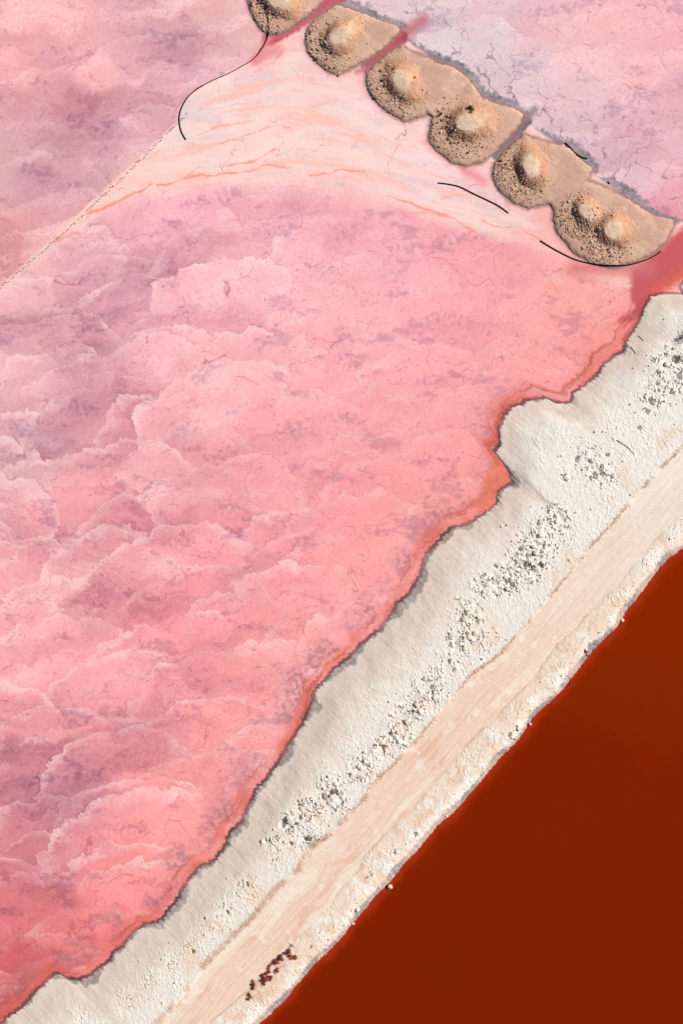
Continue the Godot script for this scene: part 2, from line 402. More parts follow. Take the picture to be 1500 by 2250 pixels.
var streaks := [  # orange mineral seams along the pale crust: polyline, half width, strength
	[[190,472, 250,448, 320,418, 332,410], 3.0, 1.0], [[346,408, 372,402, 400,390, 440,386, 520,378], 3.2, 1.0], [[520,378, 556,374, 575,366, 640,370], 1.8, 0.7], [[495,366, 515,360, 560,352, 585,340, 606,330], 2.0, 0.8], [[400,390, 420,378, 442,366], 1.8, 0.7],
	[[680,386, 720,383, 745,378, 800,376], 2.2, 0.8], [[850,432, 900,446, 960,470, 1000,484, 1020,500, 1044,512], 2.2, 0.85], [[1060,486, 1090,496, 1118,500], 2.2, 0.6], [[430,300, 480,276, 560,262], 3.0, 0.4], [[480,318, 540,296, 600,276, 640,280], 2.2, 0.45], [[880,470, 930,466, 980,480], 1.6, 0.5], [[1150,510, 1190,530, 1230,556, 1262,572], 2.6, 0.6], [[560,160, 600,140, 618,118], 5.0, 0.55], [[110,534, 150,520, 190,508], 2.4, 0.5], [[970,440, 1000,430, 1030,428], 1.4, 0.4],
]
var streak_boxes := []

func seg_d(px: float, py: float, ax: float, ay: float, bx: float, by: float) -> float:
	var dx := bx - ax
	var dy := by - ay
	var f := clampf(((px - ax) * dx + (py - ay) * dy) / (dx * dx + dy * dy), 0.0, 1.0)
	var ex := px - ax - dx * f
	var ey := py - ay - dy * f
	return sqrt(ex * ex + ey * ey)

func lake_colour(x: float, y: float) -> Color:
	var t := x * UX + y * UY
	var s := -x * UY + y * UX
	var d := (look(tab_pink, t) - s) * look(tab_tilt, t)
	if d < -45.0:
		return Color(0.75, 0.6, 0.55, 0.4)
	var w1 := n_warp.get_noise_2d(x, y)
	var w2 := n_warp2.get_noise_2d(x, y)
	var wf := n_fine.get_noise_2d(x, y)
	var wx := x + 26.0 * w1 + 3.5 * wf
	var wy := y + 20.0 * w2 + 5.0 * n_fine.get_noise_2d(y + 300.0, x)
	var big := n_big.get_noise_2d(x, y)
	var st := n_streak.get_noise_2d(wx * 0.35 + wy * 0.06, wy * 1.5 + wx * 0.3)
	# which pan the point lies in
	var yy := clampf(wy, -70.0, 2300.0)
	var arc: float = tab_arc[clampi(int(x) + 80, 0, 1779)] - (y + 5.0 * w2 + 3.0 * wf)
	var side: float = (tab_side[clampi(int(y) + 80, 0, 819)] if y < 735.0 else -80.0) - (x + 2.0 * wf)
	var upper: float = tab_upper[clampi(int(x) + 80, 0, 1779)] - y
	var m_left := sm(-3.0, 9.0, side)
	var m_right := sm(-4.0, 8.0, upper) * sm(560.0, 640.0, x)
	var m_pale := sm(-34.0 - 50.0 * sm(430.0, 600.0, x) * sm(900.0, 800.0, x), 8.0, arc) * (1.0 - m_left) * (1.0 - m_right)
	var c := grid_at(grid_main, wx, wy)
	if m_pale > 0.0:
		c = c.lerp(grid_at(grid_pale, wx, wy), m_pale)
	if m_left > 0.0:
		c = c.lerp(grid_at(grid_left, wx, wy), m_left)
	if m_right > 0.0:
		c = c.lerp(grid_at(grid_right, wx, wy), m_right)
	c = c.lerp(Vector3(0.96, 0.76, 0.785), 0.13 * (1.0 - m_right) * (1.0 - m_pale))
	# crust scales: two sizes
	var calm := m_pale
	var amp := (1.0 - 0.62 * sm(560.0, 1000.0, x + 120.0 * big) * (1.0 - m_right)) * (1.0 - 0.8 * calm)
	amp *= 1.0 - 0.45 * m_right
	amp *= 0.95 * (1.0 - 0.5 * m_left) * (1.0 - 0.5 * sm(1820.0, 1960.0, y))
	amp *= 1.0 + 0.3 * sm(480.0, 250.0, x) * (1.0 - m_left)
	amp *= 0.75 + 0.5 * n_mid2.get_noise_2d(x * 0.4, y * 0.4)
	var cell := 88.0
	c *= 1.0 + 0.075 * amp
	c = c.lerp(Vector3(1.0, 0.80, 0.80), 0.18 * sm(2100.0, 1700.0, y) * (1.0 - m_left))
	var a := scales(wx + 12.0 * st, wy + 9.0 * st, cell, 0.0)
	var b := scales(wx + 16.0 * wf, wy + 12.0 * wf, 35.0, 7.3)
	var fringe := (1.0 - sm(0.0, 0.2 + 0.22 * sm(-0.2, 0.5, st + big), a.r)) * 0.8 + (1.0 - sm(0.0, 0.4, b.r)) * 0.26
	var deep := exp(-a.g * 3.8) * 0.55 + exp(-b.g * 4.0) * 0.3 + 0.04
	deep = clampf(deep + (a.b - 0.45) * 1.0 + (b.b - 0.5) * 0.4, 0.0, 1.0)
	var pf := 0.42 * a.a + 0.33 * b.a + 0.3 * patch_at(wx, wy)
	deep = clampf(deep + maxf(pf, 0.0) * 0.35, 0.0, 1.0)
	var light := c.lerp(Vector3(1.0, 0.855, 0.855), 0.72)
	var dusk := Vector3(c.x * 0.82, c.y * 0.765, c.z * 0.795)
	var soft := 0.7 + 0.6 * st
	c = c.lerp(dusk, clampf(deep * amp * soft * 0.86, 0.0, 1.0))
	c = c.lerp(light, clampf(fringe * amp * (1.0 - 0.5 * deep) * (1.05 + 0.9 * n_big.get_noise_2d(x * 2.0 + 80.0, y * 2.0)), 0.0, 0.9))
	c = c.lerp(Vector3(c.x * 0.83, c.y * 0.775, c.z * 0.805), clampf(pf * (0.66 + 0.7 * st + 0.3 * wf), 0.0, 0.9))
	c = c.lerp(Vector3(1.0, maxf(c.y, 0.80), maxf(c.z, 0.81)), clampf(-pf * (0.85 + 0.4 * st), 0.0, 0.85))
	# salt seam along the rim of each scale
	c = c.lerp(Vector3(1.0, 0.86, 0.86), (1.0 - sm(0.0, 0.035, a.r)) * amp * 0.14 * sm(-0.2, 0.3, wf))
	c = c.lerp(Vector3(c.x * 0.8, c.y * 0.68, c.z * 0.72), (1.0 - sm(0.0, 0.02, a.g)) * sm(0.0, 0.4, n_mid.get_noise_2d(x + 70.0, y)) * 0.6)
	# streaky tone and grain
	var spk := sm(0.18, 0.5, n_grain.get_noise_2d(x * 0.45, y * 0.55) + 0.45 * st)
	c = c.lerp(Vector3(c.x * 0.9, c.y * 0.85, c.z * 0.89), spk * 0.4 * (1.0 - 0.6 * m_pale))
	var tone := 1.0 + (0.06 + 0.07 * m_left) * st + 0.03 * n_mid.get_noise_2d(wx, wy * 1.6) + 0.012 * n_grain.get_noise_2d(x, y)
	c = Vector3(c.x * lerpf(1.0, tone, 0.6), c.y * tone, c.z * tone)
	# mauve algae blotches
	var bl := n_mid.get_noise_2d(x * 0.42 + 400.0 + 8.0 * wf, y * 0.75) + 0.35 * n_mid2.get_noise_2d(x * 1.6, y * 2.4)
	var blot := sm(0.3 - 0.08 * sm(450.0, 650.0, x) - 0.16 * sm(1850.0, 2000.0, y), 0.62 - 0.2 * sm(1850.0, 2000.0, y), bl + 0.25 * wf) * (1.0 - 0.65 * m_pale)
	c = c.lerp(Vector3(c.x * 0.85, c.y * 0.83, c.z * 0.90), blot * 0.7)
	var sp := sm(0.42, 0.62, n_mid2.get_noise_2d(x * 1.9 + 90.0, y * 3.2)) * sm(-0.1, 0.3, n_big.get_noise_2d(x * 1.6, y * 1.6 + 500.0))
	c = c.lerp(Vector3(c.x * 0.80, c.y * 0.76, c.z * 0.84), sp * 0.55 * (1.0 - m_pale))
	# cracks
	var ck := n_crack.get_noise_2d(x + 30.0 * w1 + 3.0 * wf, y + 24.0 * w2 + 3.0 * wf) + 1.0
	var gate := sm(0.0, 0.3, n_mid2.get_noise_2d(x * 0.4 + 700.0, y * 0.4)) * (1.0 - 0.6 * m_left)
	c = c.lerp(Vector3(0.72, 0.42, 0.44), (1.0 - sm(0.002, 0.016, ck)) * gate * 0.6)
	if m_right > 0.0:
		# lavender pan beyond the mounds: a grey muddy rim and fine dark cracks
		var near := maxf(0.0, upper)
		var ck2 := n_crack2.get_noise_2d(wx, wy) + 1.0
		var rim := 1.0 - sm(13.0, 23.0, (-island_best(x, y).x if y < 520.0 and x > 640.0 else 99.0) + 11.0 * w2 + 8.0 * wf)
		var spread := 1.0 - sm(30.0, 210.0, near + 50.0 * big)
		c = c.lerp(Vector3(0.52, 0.44, 0.48), m_right * (1.0 - sm(0.01, 0.08, ck2)) * spread * 0.75 * sm(-0.2, 0.3, n_mid.get_noise_2d(x, y)))
		var mud := Vector3(0.50, 0.495, 0.53) * (1.0 + 0.35 * n_grain.get_noise_2d(x * 0.8, y * 0.8) + 0.2 * n_fine.get_noise_2d(x, y))
		c = c.lerp(mud, m_right * rim * (0.62 + 0.35 * sm(-0.3, 0.3, n_mid.get_noise_2d(x * 0.7, y * 0.7))))
	if m_pale > 0.05:
		c = c.lerp(Vector3(0.87, 0.835, 0.855), m_pale * 0.42 * sm(0.05, 0.5, n_mid.get_noise_2d(wx * 0.35 + wy * 0.2, wy * 1.1)))
		var band := n_streak.get_noise_2d(x * 0.22 + 900.0, (arc + 10.0 * w2) * 1.1) + 0.5 * n_fine.get_noise_2d(x * 0.12, (arc + 8.0 * w2) * 1.3)
		c = c.lerp(Vector3(0.985, 0.765, 0.72), m_pale * 0.75 * sm(0.1, 0.5, band))
		c = c.lerp(Vector3(1.0, 0.875, 0.85), m_pale * 0.6 * sm(-0.05, -0.4, band))
	for q in streaks.size():
		var bx: Rect2 = streak_boxes[q]
		if bx.has_point(Vector2(x, y)):
			var pl: Array = streaks[q][0]
			var m := 99.0
			for k in range(0, pl.size() - 3, 2):
				m = minf(m, seg_d(x, y + 2.4 * wf + 7.0 * w2, pl[k], pl[k + 1], pl[k + 2], pl[k + 3]))
			var hw := maxf(0.25, float(streaks[q][1]) * (0.55 + 1.3 * n_mid2.get_noise_2d(x * 0.9 + 33.0, y * 1.4)))
			c = c.lerp(Vector3(0.92, 0.50, 0.44), (1.0 - sm(hw * 0.2, hw * 1.5 + 0.8, m)) * float(streaks[q][2]) * 0.85)
			c = c.lerp(Vector3(0.99, 0.72, 0.64), (1.0 - sm(0.0, hw * 7.0, m)) * float(streaks[q][2]) * 0.4)
	for q in channels:
		if x > minf(q[0], q[2]) - 70.0 and x < maxf(q[0], q[2]) + 70.0 and y > minf(q[1], q[3]) - 70.0 and y < maxf(q[1], q[3]) + 70.0:
			var m := seg_d(x + 4.0 * w1 + 3.0 * wf, y + 4.0 * w2 + 3.0 * wf, q[0], q[1], q[2], q[3])
			c = c.lerp(Vector3(q[5], q[6], q[7]) / 255.0, 1.0 - sm(float(q[4]) - float(q[8]), float(q[4]) + float(q[8]), m))
	# wet dark margin round the mounds
	if y < 640.0 and x > 500.0:
		var isl := island_best(x + 3.0 * wf, y + 3.0 * wf).x
		if isl > -16.0:
			c = c.lerp(Vector3(0.50, 0.40, 0.40), (1.0 - sm(1.5, 6.0 + 5.0 * w1, -isl)) * 0.6)
			c = c.lerp(Vector3(0.86, 0.62, 0.62), (1.0 - sm(3.0, 16.0, -isl)) * 0.3)
	# the pink shore: a seam of orange brine, a mottled grey strip, the dark waterline
	if d < 110.0:
		var dn := d + 7.0 * w1 + 4.0 * wf
		var lower := sm(250.0, -300.0, t)
		var mott := sm(-0.25, 0.35, n_lump.get_noise_2d(x * 0.8, y * 0.8) + 0.5 * n_mid2.get_noise_2d(x, y))
		var strip := sm(16.0, 30.0, dn) * sm(92.0, 38.0, dn) * (0.2 + 0.8 * lower) * sm(-0.35, 0.25, n_mid.get_noise_2d(t * 0.5, 40.0))
		c = c.lerp(Vector3(0.68, 0.46, 0.49), strip * (0.25 + 0.6 * mott) * 0.85)
		var seam := n_streak.get_noise_2d(t * 0.35, dn * 5.0)
		var or_w := 21.0 + 9.0 * sm(-560.0, -250.0, t) + 16.0 * n_mid.get_noise_2d(t * 0.5, 5.0)
		var orange := Vector3(0.84, 0.43, 0.375) * (1.0 + 0.2 * seam)
		c = c.lerp(orange, sm(or_w + 12.0, or_w - 9.0, dn) * clampf(0.5 + 0.2 * lower + 0.6 * seam, 0.0, 0.9) * (0.35 + 0.65 * sm(-0.35, 0.2, n_mid2.get_noise_2d(t * 0.45, 31.0))) * (1.0 - 0.75 * sm(330.0, 430.0, t)))
		c = c.lerp(Vector3(0.62, 0.30, 0.29), sm(0.1, 0.45, seam) * sm(or_w + 16.0, or_w - 6.0, dn) * 0.5)
		c = c.lerp(Vector3(0.33, 0.25, 0.25), sm(4.5 + 3.0 * wf, 0.3, d) * clampf(0.6 + 0.6 * n_mid2.get_noise_2d(t * 0.5, 61.0), 0.25, 0.9))
	# the small orange pool in the bay
	if x > 1030.0 and x < 1140.0 and y > 970.0 and y < 1130.0 and d > 0.0:
		var m := seg_d(x + 5.0 * wf, y + 6.0 * w2, 1104, 1016, 1070, 1106)
		c = c.lerp(Vector3(0.89, 0.50, 0.42) * (1.0 + 0.12 * st + 0.1 * wf), (1.0 - sm(17.0, 30.0, m)) * 0.85)
	var hgt := 0.5 + 0.18 * (fringe - deep) * amp + 0.1 * n_fine.get_noise_2d(x, y) + 0.05 * n_grain.get_noise_2d(x, y) - 0.2 * (1.0 - sm(0.0, 0.03, ck)) * gate
	return Color(clampf(c.x, 0.02, 0.985), clampf(c.y, 0.02, 0.97), clampf(c.z, 0.02, 0.97), clampf(hgt, 0.0, 1.0))

# ---------------------------------------------------------------- colours of the causeway
func bank_colour(x: float, y: float, t: float, d1: float, d2: float, dl: float, dr: float, rb: float) -> Color:
	var g := n_grain.get_noise_2d(x, y)
	var f := n_fine.get_noise_2d(x, y)
	var m := n_mid.get_noise_2d(x, y)
	var w := n_warp.get_noise_2d(x * 1.6, y * 1.6)
	var c: Vector3
	if dl < 0.0:
		c = Vector3(0.890, 0.828, 0.780)                                     # smooth beige salt mud towards the pink lake
		c = c.lerp(Vector3(0.925, 0.905, 0.872), sm(45.0, 130.0, d1 + 40.0 * m))
		c = c.lerp(Vector3(0.93, 0.91, 0.88), clampf(sm(0.1, 0.8, rb) * 0.85 + 0.5 * sm(0.1, 0.5, n_mid2.get_noise_2d(x * 0.5, y * 0.5)) * sm(60.0, 130.0, d1), 0.0, 1.0))
		c = c.lerp(Vector3(0.945, 0.93, 0.905), 0.75 * sm(-550.0, 150.0, t) * sm(20.0, 70.0, d1 + 30.0 * m))
		c = c.lerp(Vector3(0.93, 0.84, 0.755), 0.7 * sm(0.15, 0.5, n_warp2.get_noise_2d(x, y)) * sm(90.0, 30.0, -dl))
		c = c.lerp(Vector3(0.70, 0.53, 0.43), sm(-7.0 - 8.0 * sm(-700.0, -900.0, t), -1.0, dl + 4.0 * f + 4.0 * g) * sm(-0.3, 0.2, n_mid2.get_noise_2d(t * 0.7, 9.0) + 0.4 * g) * 0.75)
	elif dr < 0.0:
		c = Vector3(0.945, 0.835, 0.765)                                     # the track: peach dirt with long streaks
		var s1 := n_streak.get_noise_2d(t * 0.4, dl * 1.7)
		var s2 := n_streak.get_noise_2d(t * 0.12 + 700.0, dl * 1.1)
		c = c.lerp(Vector3(0.96, 0.90, 0.84), sm(-0.05, 0.45, s2 + 0.35 * m))
		c = c.lerp(Vector3(0.90, 0.73, 0.635), sm(0.15, 0.55, s1 + 0.3 * w) * 0.6)
		for k in [26.0, 44.0, 66.0, 84.0]:
			var off := absf(dl - k - 5.0 * n_mid2.get_noise_2d(t * 0.12, k))
			var worn := sm(-0.3, 0.3, n_mid2.get_noise_2d(t * 0.25, k * 7.0))
			c = c.lerp(Vector3(0.955, 0.885, 0.82), sm(5.5, 2.0, off) * worn * 0.28)
			c = c.lerp(Vector3(0.86, 0.71, 0.615), sm(2.2, 0.6, absf(off - 5.0)) * worn * 0.3)
		c = c.lerp(Vector3(0.98, 0.955, 0.92), sm(0.32, 0.6, n_mid2.get_noise_2d(x * 0.9, y * 0.9)) * 0.6)
		c = c.lerp(Vector3(0.95, 0.925, 0.885), sm(-500.0, 250.0, t) * 0.65)
		c = c.lerp(Vector3(0.66, 0.48, 0.38), sm(3.5 + 3.0 * sm(-700.0, -900.0, t), 0.0, dl + 3.0 * f + 3.0 * g) * sm(-0.25, 0.3, n_mid2.get_noise_2d(t * 0.7, 9.0)) * 0.75)
		c = c.lerp(Vector3(0.76, 0.585, 0.49), sm(-4.5, 0.0, dr + 3.0 * f + 3.0 * g) * sm(-0.25, 0.2, n_mid2.get_noise_2d(t * 0.6, 99.0)) * 0.8)
	else:
		c = Vector3(0.935, 0.87, 0.81)                                     # bank to the red lake
		c = c.lerp(Vector3(0.955, 0.935, 0.905), 0.95 * sm(-0.15, 0.25, n_warp.get_noise_2d(x * 1.1 + 60.0, y * 1.1) + 0.4 * m - 0.012 * (d2 - 30.0)))
		c = c.lerp(Vector3(0.90, 0.77, 0.67), sm(0.05, 0.45, n_mid2.get_noise_2d(x + 90.0, y)) * 0.6)
		for k in 4:   # fallen rust coloured litter under the shrubs
			var q := Vector2(640.0 - 26.0 * k, 2092.0 + 25.0 * k)
			c = c.lerp(Vector3(0.86, 0.66, 0.585), 0.75 * exp(-q.distance_squared_to(Vector2(x, y)) / 420.0) * sm(-0.3, 0.2, f))
		c = c.lerp(Vector3(0.96, 0.95, 0.93), sm(0.1, 0.4, rb) * 0.7)
	# wet grey mud at both waterlines
	var wide := 2.0 + 11.0 * sm(60.0, -160.0, t) + (7.0 + 17.0 * sm(100.0, -160.0, t)) * n_warp.get_noise_2d(x * 0.9 + 77.0, y * 0.9) + 12.0 * n_mid.get_noise_2d(x * 1.2, y * 1.2) + 5.0 * f
	var wet := sm(wide + 5.0, wide - 3.0, d1) * sm(520.0, 300.0, t + 100.0 * m)
	wet = maxf(wet, sm(6.0 + 4.0 * f, 2.0, d1) * 0.8)
	var mud := Vector3(0.66, 0.615, 0.605) * (1.0 + 0.14 * f + 0.14 * m) 
	mud = mud.lerp(Vector3(0.44, 0.38, 0.37), sm(8.0, 0.0, d1 + 5.0 * f) * 0.8)
	c = c.lerp(mud, wet * 0.9)
	c = c.lerp(Vector3(0.90, 0.88, 0.86), sm(wide - 1.0, wide + 2.0, d1) * sm(wide + 8.0, wide + 4.0, d1) * 0.4)
	var wide2 := 12.0 + 9.0 * n_warp.get_noise_2d(x + 177.0, y) + 3.0 * f
	var mud2 := Vector3(0.80, 0.69, 0.65).lerp(Vector3(0.58, 0.53, 0.54), sm(-0.2, 0.35, n_mid.get_noise_2d(t * 0.6, 55.0) + 0.6 * f))
	c = c.lerp(mud2, sm(wide2 + 4.0, wide2 - 3.0, d2) * 0.85)
	c = c.lerp(Vector3(0.45, 0.30, 0.27), sm(2.5, -1.0, d2) * 0.6)
	var v := 1.0 + 0.035 * g + 0.03 * f
	c *= v
	return Color(clampf(c.x, 0.02, 0.97), clampf(c.y, 0.02, 0.96), clampf(c.z, 0.02, 0.95))

func island_colour(x: float, y: float, d: float) -> Color:
	var f := n_fine.get_noise_2d(x, y)
	var g := n_grain.get_noise_2d(x, y)
	var m := n_mid.get_noise_2d(x, y)
	var c := Vector3(0.81, 0.655, 0.585)
	c = c.lerp(Vector3(0.85, 0.70, 0.625), sm(-0.2, 0.5, n_warp.get_noise_2d(x, y)))
	c = c.lerp(Vector3(0.885, 0.77, 0.66), sm(0.25, 0.5, n_streak.get_noise_2d(x * 0.8 + y * 0.9, (y - x * 0.8) * 2.0)) * 0.6)
	for q in heaps:
		var h := heap_part(q, x, y)
		if h > 0.0:
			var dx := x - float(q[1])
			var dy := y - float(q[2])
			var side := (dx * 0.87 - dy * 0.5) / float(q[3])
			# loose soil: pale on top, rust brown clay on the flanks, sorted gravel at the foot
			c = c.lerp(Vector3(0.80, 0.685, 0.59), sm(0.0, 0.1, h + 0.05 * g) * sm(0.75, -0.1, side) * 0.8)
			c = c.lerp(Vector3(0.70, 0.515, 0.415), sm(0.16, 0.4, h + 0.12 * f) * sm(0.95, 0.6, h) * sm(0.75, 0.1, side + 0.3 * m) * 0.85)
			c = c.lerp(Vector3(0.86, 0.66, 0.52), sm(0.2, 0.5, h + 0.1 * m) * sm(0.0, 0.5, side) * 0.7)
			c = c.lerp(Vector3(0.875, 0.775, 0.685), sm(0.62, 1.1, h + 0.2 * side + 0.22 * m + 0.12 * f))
	c = c.lerp(Vector3(0.62, 0.51, 0.45), sm(9.0, 1.0, d + 4.0 * f) * 0.5)
	c = c.lerp(Vector3(0.40, 0.335, 0.32), sm(2.5, -1.0, d) * 0.7)
	var up := sm(-30.0, -10.0, y - tab_upper[clampi(int(x) + 80, 0, 1779)] - 18.0)
	c = c.lerp(Vector3(0.88, 0.84, 0.81), sm(1.5, 3.0, d + f) * sm(7.0, 4.0, d + f) * 0.6 * (1.0 - up))
	c *= 1.0 + 0.06 * g + 0.05 * f + 0.04 * m
	return Color(clampf(c.x, 0.02, 0.97), clampf(c.y, 0.02, 0.96), clampf(c.z, 0.02, 0.95))

# ---------------------------------------------------------------- helpers
func ground_point(x: float, y: float, h := 0.0) -> Vector3:
	return Vector3((x - CX) * S, h, (y - CY) * S)

func land_h(x: float, y: float) -> float:
	if y < 700.0 and x > 500.0:
		var b := island_best(x, y)
		if b.x > 0.0:
			return island_h(x, y, b.x)
	var t := x * UX + y * UY
	var s := -x * UY + y * UX
	var d1 := (s - look(tab_pink, t)) * look(tab_tilt, t)
	var d2 := look(tab_red, t) - s
	if d1 > 0.0 and d2 > 0.0:
		return bank_h(x, y, d1, d2, s - look(tab_left, t), s - look(tab_right, t), rubble_at(x, y))
	return 0.0

func numbered(called: String) -> String:
	used[called] = int(used.get(called, -1)) + 1
	return called if used[called] == 0 else "%s_%03d" % [called, used[called]]

func tag(o: Node, label: String, category: String, group := "", kind := "") -> Node:
	if label:
		o.set_meta("label", label)
	if category:
		o.set_meta("category", category)
	if group:
		o.set_meta("group", group)
	if kind:
		o.set_meta("kind", kind)
	return o

func put(called: String, mesh: Mesh, m: Material, parent: Node = self) -> MeshInstance3D:
	var o := MeshInstance3D.new()
	o.name = numbered(called) if parent == self else called
	o.mesh = mesh
	o.material_override = m
	parent.add_child(o, true)
	return o

func thing(called: String, at: Vector3, label: String, category: String, group := "") -> Node3D:
	var o := Node3D.new()
	o.name = numbered(called)
	add_child(o, true)
	o.position = at
	tag(o, label, category, group)
	return o

func mat(r: float, g: float, b: float, rough := 0.9) -> StandardMaterial3D:
	var m := StandardMaterial3D.new()
	m.albedo_color = Color(r, g, b)
	m.roughness = rough
	m.metallic_specular = 0.25
	return m

func noise_tex(f: float, s: int, size := 512) -> NoiseTexture2D:
	var t := NoiseTexture2D.new()
	t.width = size
	t.height = size
	t.seamless = true
	t.noise = noise(f, s, 5)
	return t

func relief(m: StandardMaterial3D, tex: Texture2D, depth_cm: float, scale: float) -> void:
	m.heightmap_enabled = true
	m.heightmap_texture = tex
	m.heightmap_scale = depth_cm
	m.uv1_triplanar = true
	m.uv1_world_triplanar = true
	m.uv1_scale = Vector3.ONE * scale

func spread(count: int, work: Callable) -> void:
	WorkerThreadPool.wait_for_group_task_completion(WorkerThreadPool.add_group_task(work, count, -1, true))

func grid_mesh(pos: Array, nor: Array, col: Array, c0: int, c1: int, own: Array = [], want := 0) -> ArrayMesh:
	# rows of points -> one surface of the columns c0..c1
	var w := c1 - c0 + 1
	var pv := PackedVector3Array()
	var nv := PackedVector3Array()
	var cv := PackedColorArray()
	var index := PackedInt32Array()
	for r in pos.size():
		pv.append_array((pos[r] as PackedVector3Array).slice(c0, c1 + 1))
		nv.append_array((nor[r] as PackedVector3Array).slice(c0, c1 + 1))
		cv.append_array((col[r] as PackedColorArray).slice(c0, c1 + 1))
	index.resize((pos.size() - 1) * (w - 1) * 6)
	var across: Vector3 = pos[0][c0 + 1] - pos[0][c0]
	var turned := ((pos[1][c0] - pos[0][c0]) as Vector3).cross(across).y > 0.0
	var k := 0
	for r in pos.size() - 1:
		for c in w - 1:
			if own.size() and own[r][c] != want:
				continue
			var a := r * w + c
			index[k] = a
			index[k + 1] = a + 1 if turned else a + w
			index[k + 2] = a + w if turned else a + 1
			index[k + 3] = a + 1
			index[k + 4] = a + w + 1 if turned else a + w
			index[k + 5] = a + w if turned else a + w + 1
			k += 6
	index.resize(k)
	return arrays_mesh(pv, nv, cv, index)

func arrays_mesh(pv: PackedVector3Array, nv: PackedVector3Array, cv: PackedColorArray, index: PackedInt32Array) -> ArrayMesh:
	var arr := []
	arr.resize(Mesh.ARRAY_MAX)
	arr[Mesh.ARRAY_VERTEX] = pv
	arr[Mesh.ARRAY_NORMAL] = nv
	if cv.size():
		arr[Mesh.ARRAY_COLOR] = cv
	arr[Mesh.ARRAY_INDEX] = index
	var m := ArrayMesh.new()
	m.add_surface_from_arrays(Mesh.PRIMITIVE_TRIANGLES, arr)
	return m

func row_normals(pos: Array) -> Array:
	var nor := []
	nor.resize(pos.size())
	spread(pos.size(), func(r):
		var a: PackedVector3Array = pos[maxi(r - 1, 0)]
		var b: PackedVector3Array = pos[mini(r + 1, pos.size() - 1)]
		var p: PackedVector3Array = pos[r]
		var out := PackedVector3Array()
		out.resize(p.size())
		for c in p.size():
			var e := p[mini(c + 1, p.size() - 1)] - p[maxi(c - 1, 0)]
			var f := b[c] - a[c]
			var n := f.cross(e)
			if n.y < 0.0:
				n = -n
			out[c] = n.normalized()
		nor[r] = out)
	return nor

func flat_polygon(p: PackedVector2Array, y: float) -> ArrayMesh:
	# a flat sheet with uvs that follow the plan
	var st := SurfaceTool.new()
	st.begin(Mesh.PRIMITIVE_TRIANGLES)
	var index := Geometry2D.triangulate_polygon(p)
	for k in range(0, index.size(), 3):
		var a := p[index[k]]
		var b := p[index[k + 1]]
		var c := p[index[k + 2]]
		for q in ([a, b, c] if (b - a).cross(c - a) > 0.0 else [a, c, b]):
			st.set_normal(Vector3.UP)
			st.set_uv(Vector2((q.x / S + CX - PX0) / PW, (q.y / S + CY - PY0) / PH))
			st.add_vertex(Vector3(q.x, y, q.y))
	return st.commit()

# ---------------------------------------------------------------- stones, hoses, shrubs
func stone_mesh(seed_: int, flat: float, detail: int) -> ArrayMesh:
	var r := RandomNumberGenerator.new()
	r.seed = seed_
	var g := (1.0 + sqrt(5.0)) / 2.0
	var v := [Vector3(-1, g, 0), Vector3(1, g, 0), Vector3(-1, -g, 0), Vector3(1, -g, 0), Vector3(0, -1, g), Vector3(0, 1, g), Vector3(0, -1, -g), Vector3(0, 1, -g), Vector3(g, 0, -1), Vector3(g, 0, 1), Vector3(-g, 0, -1), Vector3(-g, 0, 1)]
	var f := [[0, 11, 5], [0, 5, 1], [0, 1, 7], [0, 7, 10], [0, 10, 11], [1, 5, 9], [5, 11, 4], [11, 10, 2], [10, 7, 6], [7, 1, 8], [3, 9, 4], [3, 4, 2], [3, 2, 6], [3, 6, 8], [3, 8, 9], [4, 9, 5], [2, 4, 11], [6, 2, 10], [8, 6, 7], [9, 8, 1]]
	for k in v.size():
		v[k] = v[k].normalized()
	for step in detail:
		var mids := {}
		var next := []
		for tri in f:
			var m := []
			for e in 3:
				var a: int = tri[e]
				var b: int = tri[(e + 1) % 3]
				var key := mini(a, b) * 1000 + maxi(a, b)
				if not mids.has(key):
					mids[key] = v.size()
					v.append(((v[a] + v[b]) * 0.5).normalized())
				m.append(mids[key])
			next.append([tri[0], m[0], m[2]])
			next.append([tri[1], m[1], m[0]])
			next.append([tri[2], m[2], m[1]])
			next.append(m)
		f = next
	var cuts := []
	for k in 7:
		cuts.append([Vector3(r.randf_range(-1, 1), r.randf_range(-0.7, 1), r.randf_range(-1, 1)).normalized(), r.randf_range(0.62, 0.9)])
	for k in v.size():
		var p: Vector3 = v[k] * r.randf_range(0.9, 1.1)
		for c in cuts:
			var over: float = p.dot(c[0]) - c[1]
			if over > 0.0:
				p -= c[0] * over
		v[k] = Vector3(p.x, p.y * flat, p.z * 0.85)
	var st := SurfaceTool.new()
	st.begin(Mesh.PRIMITIVE_TRIANGLES)
	st.set_smooth_group(-1)
	for tri in f:
		for k in [0, 2, 1]:
			st.add_vertex(v[tri[k]])
	st.generate_normals()
	return st.commit()

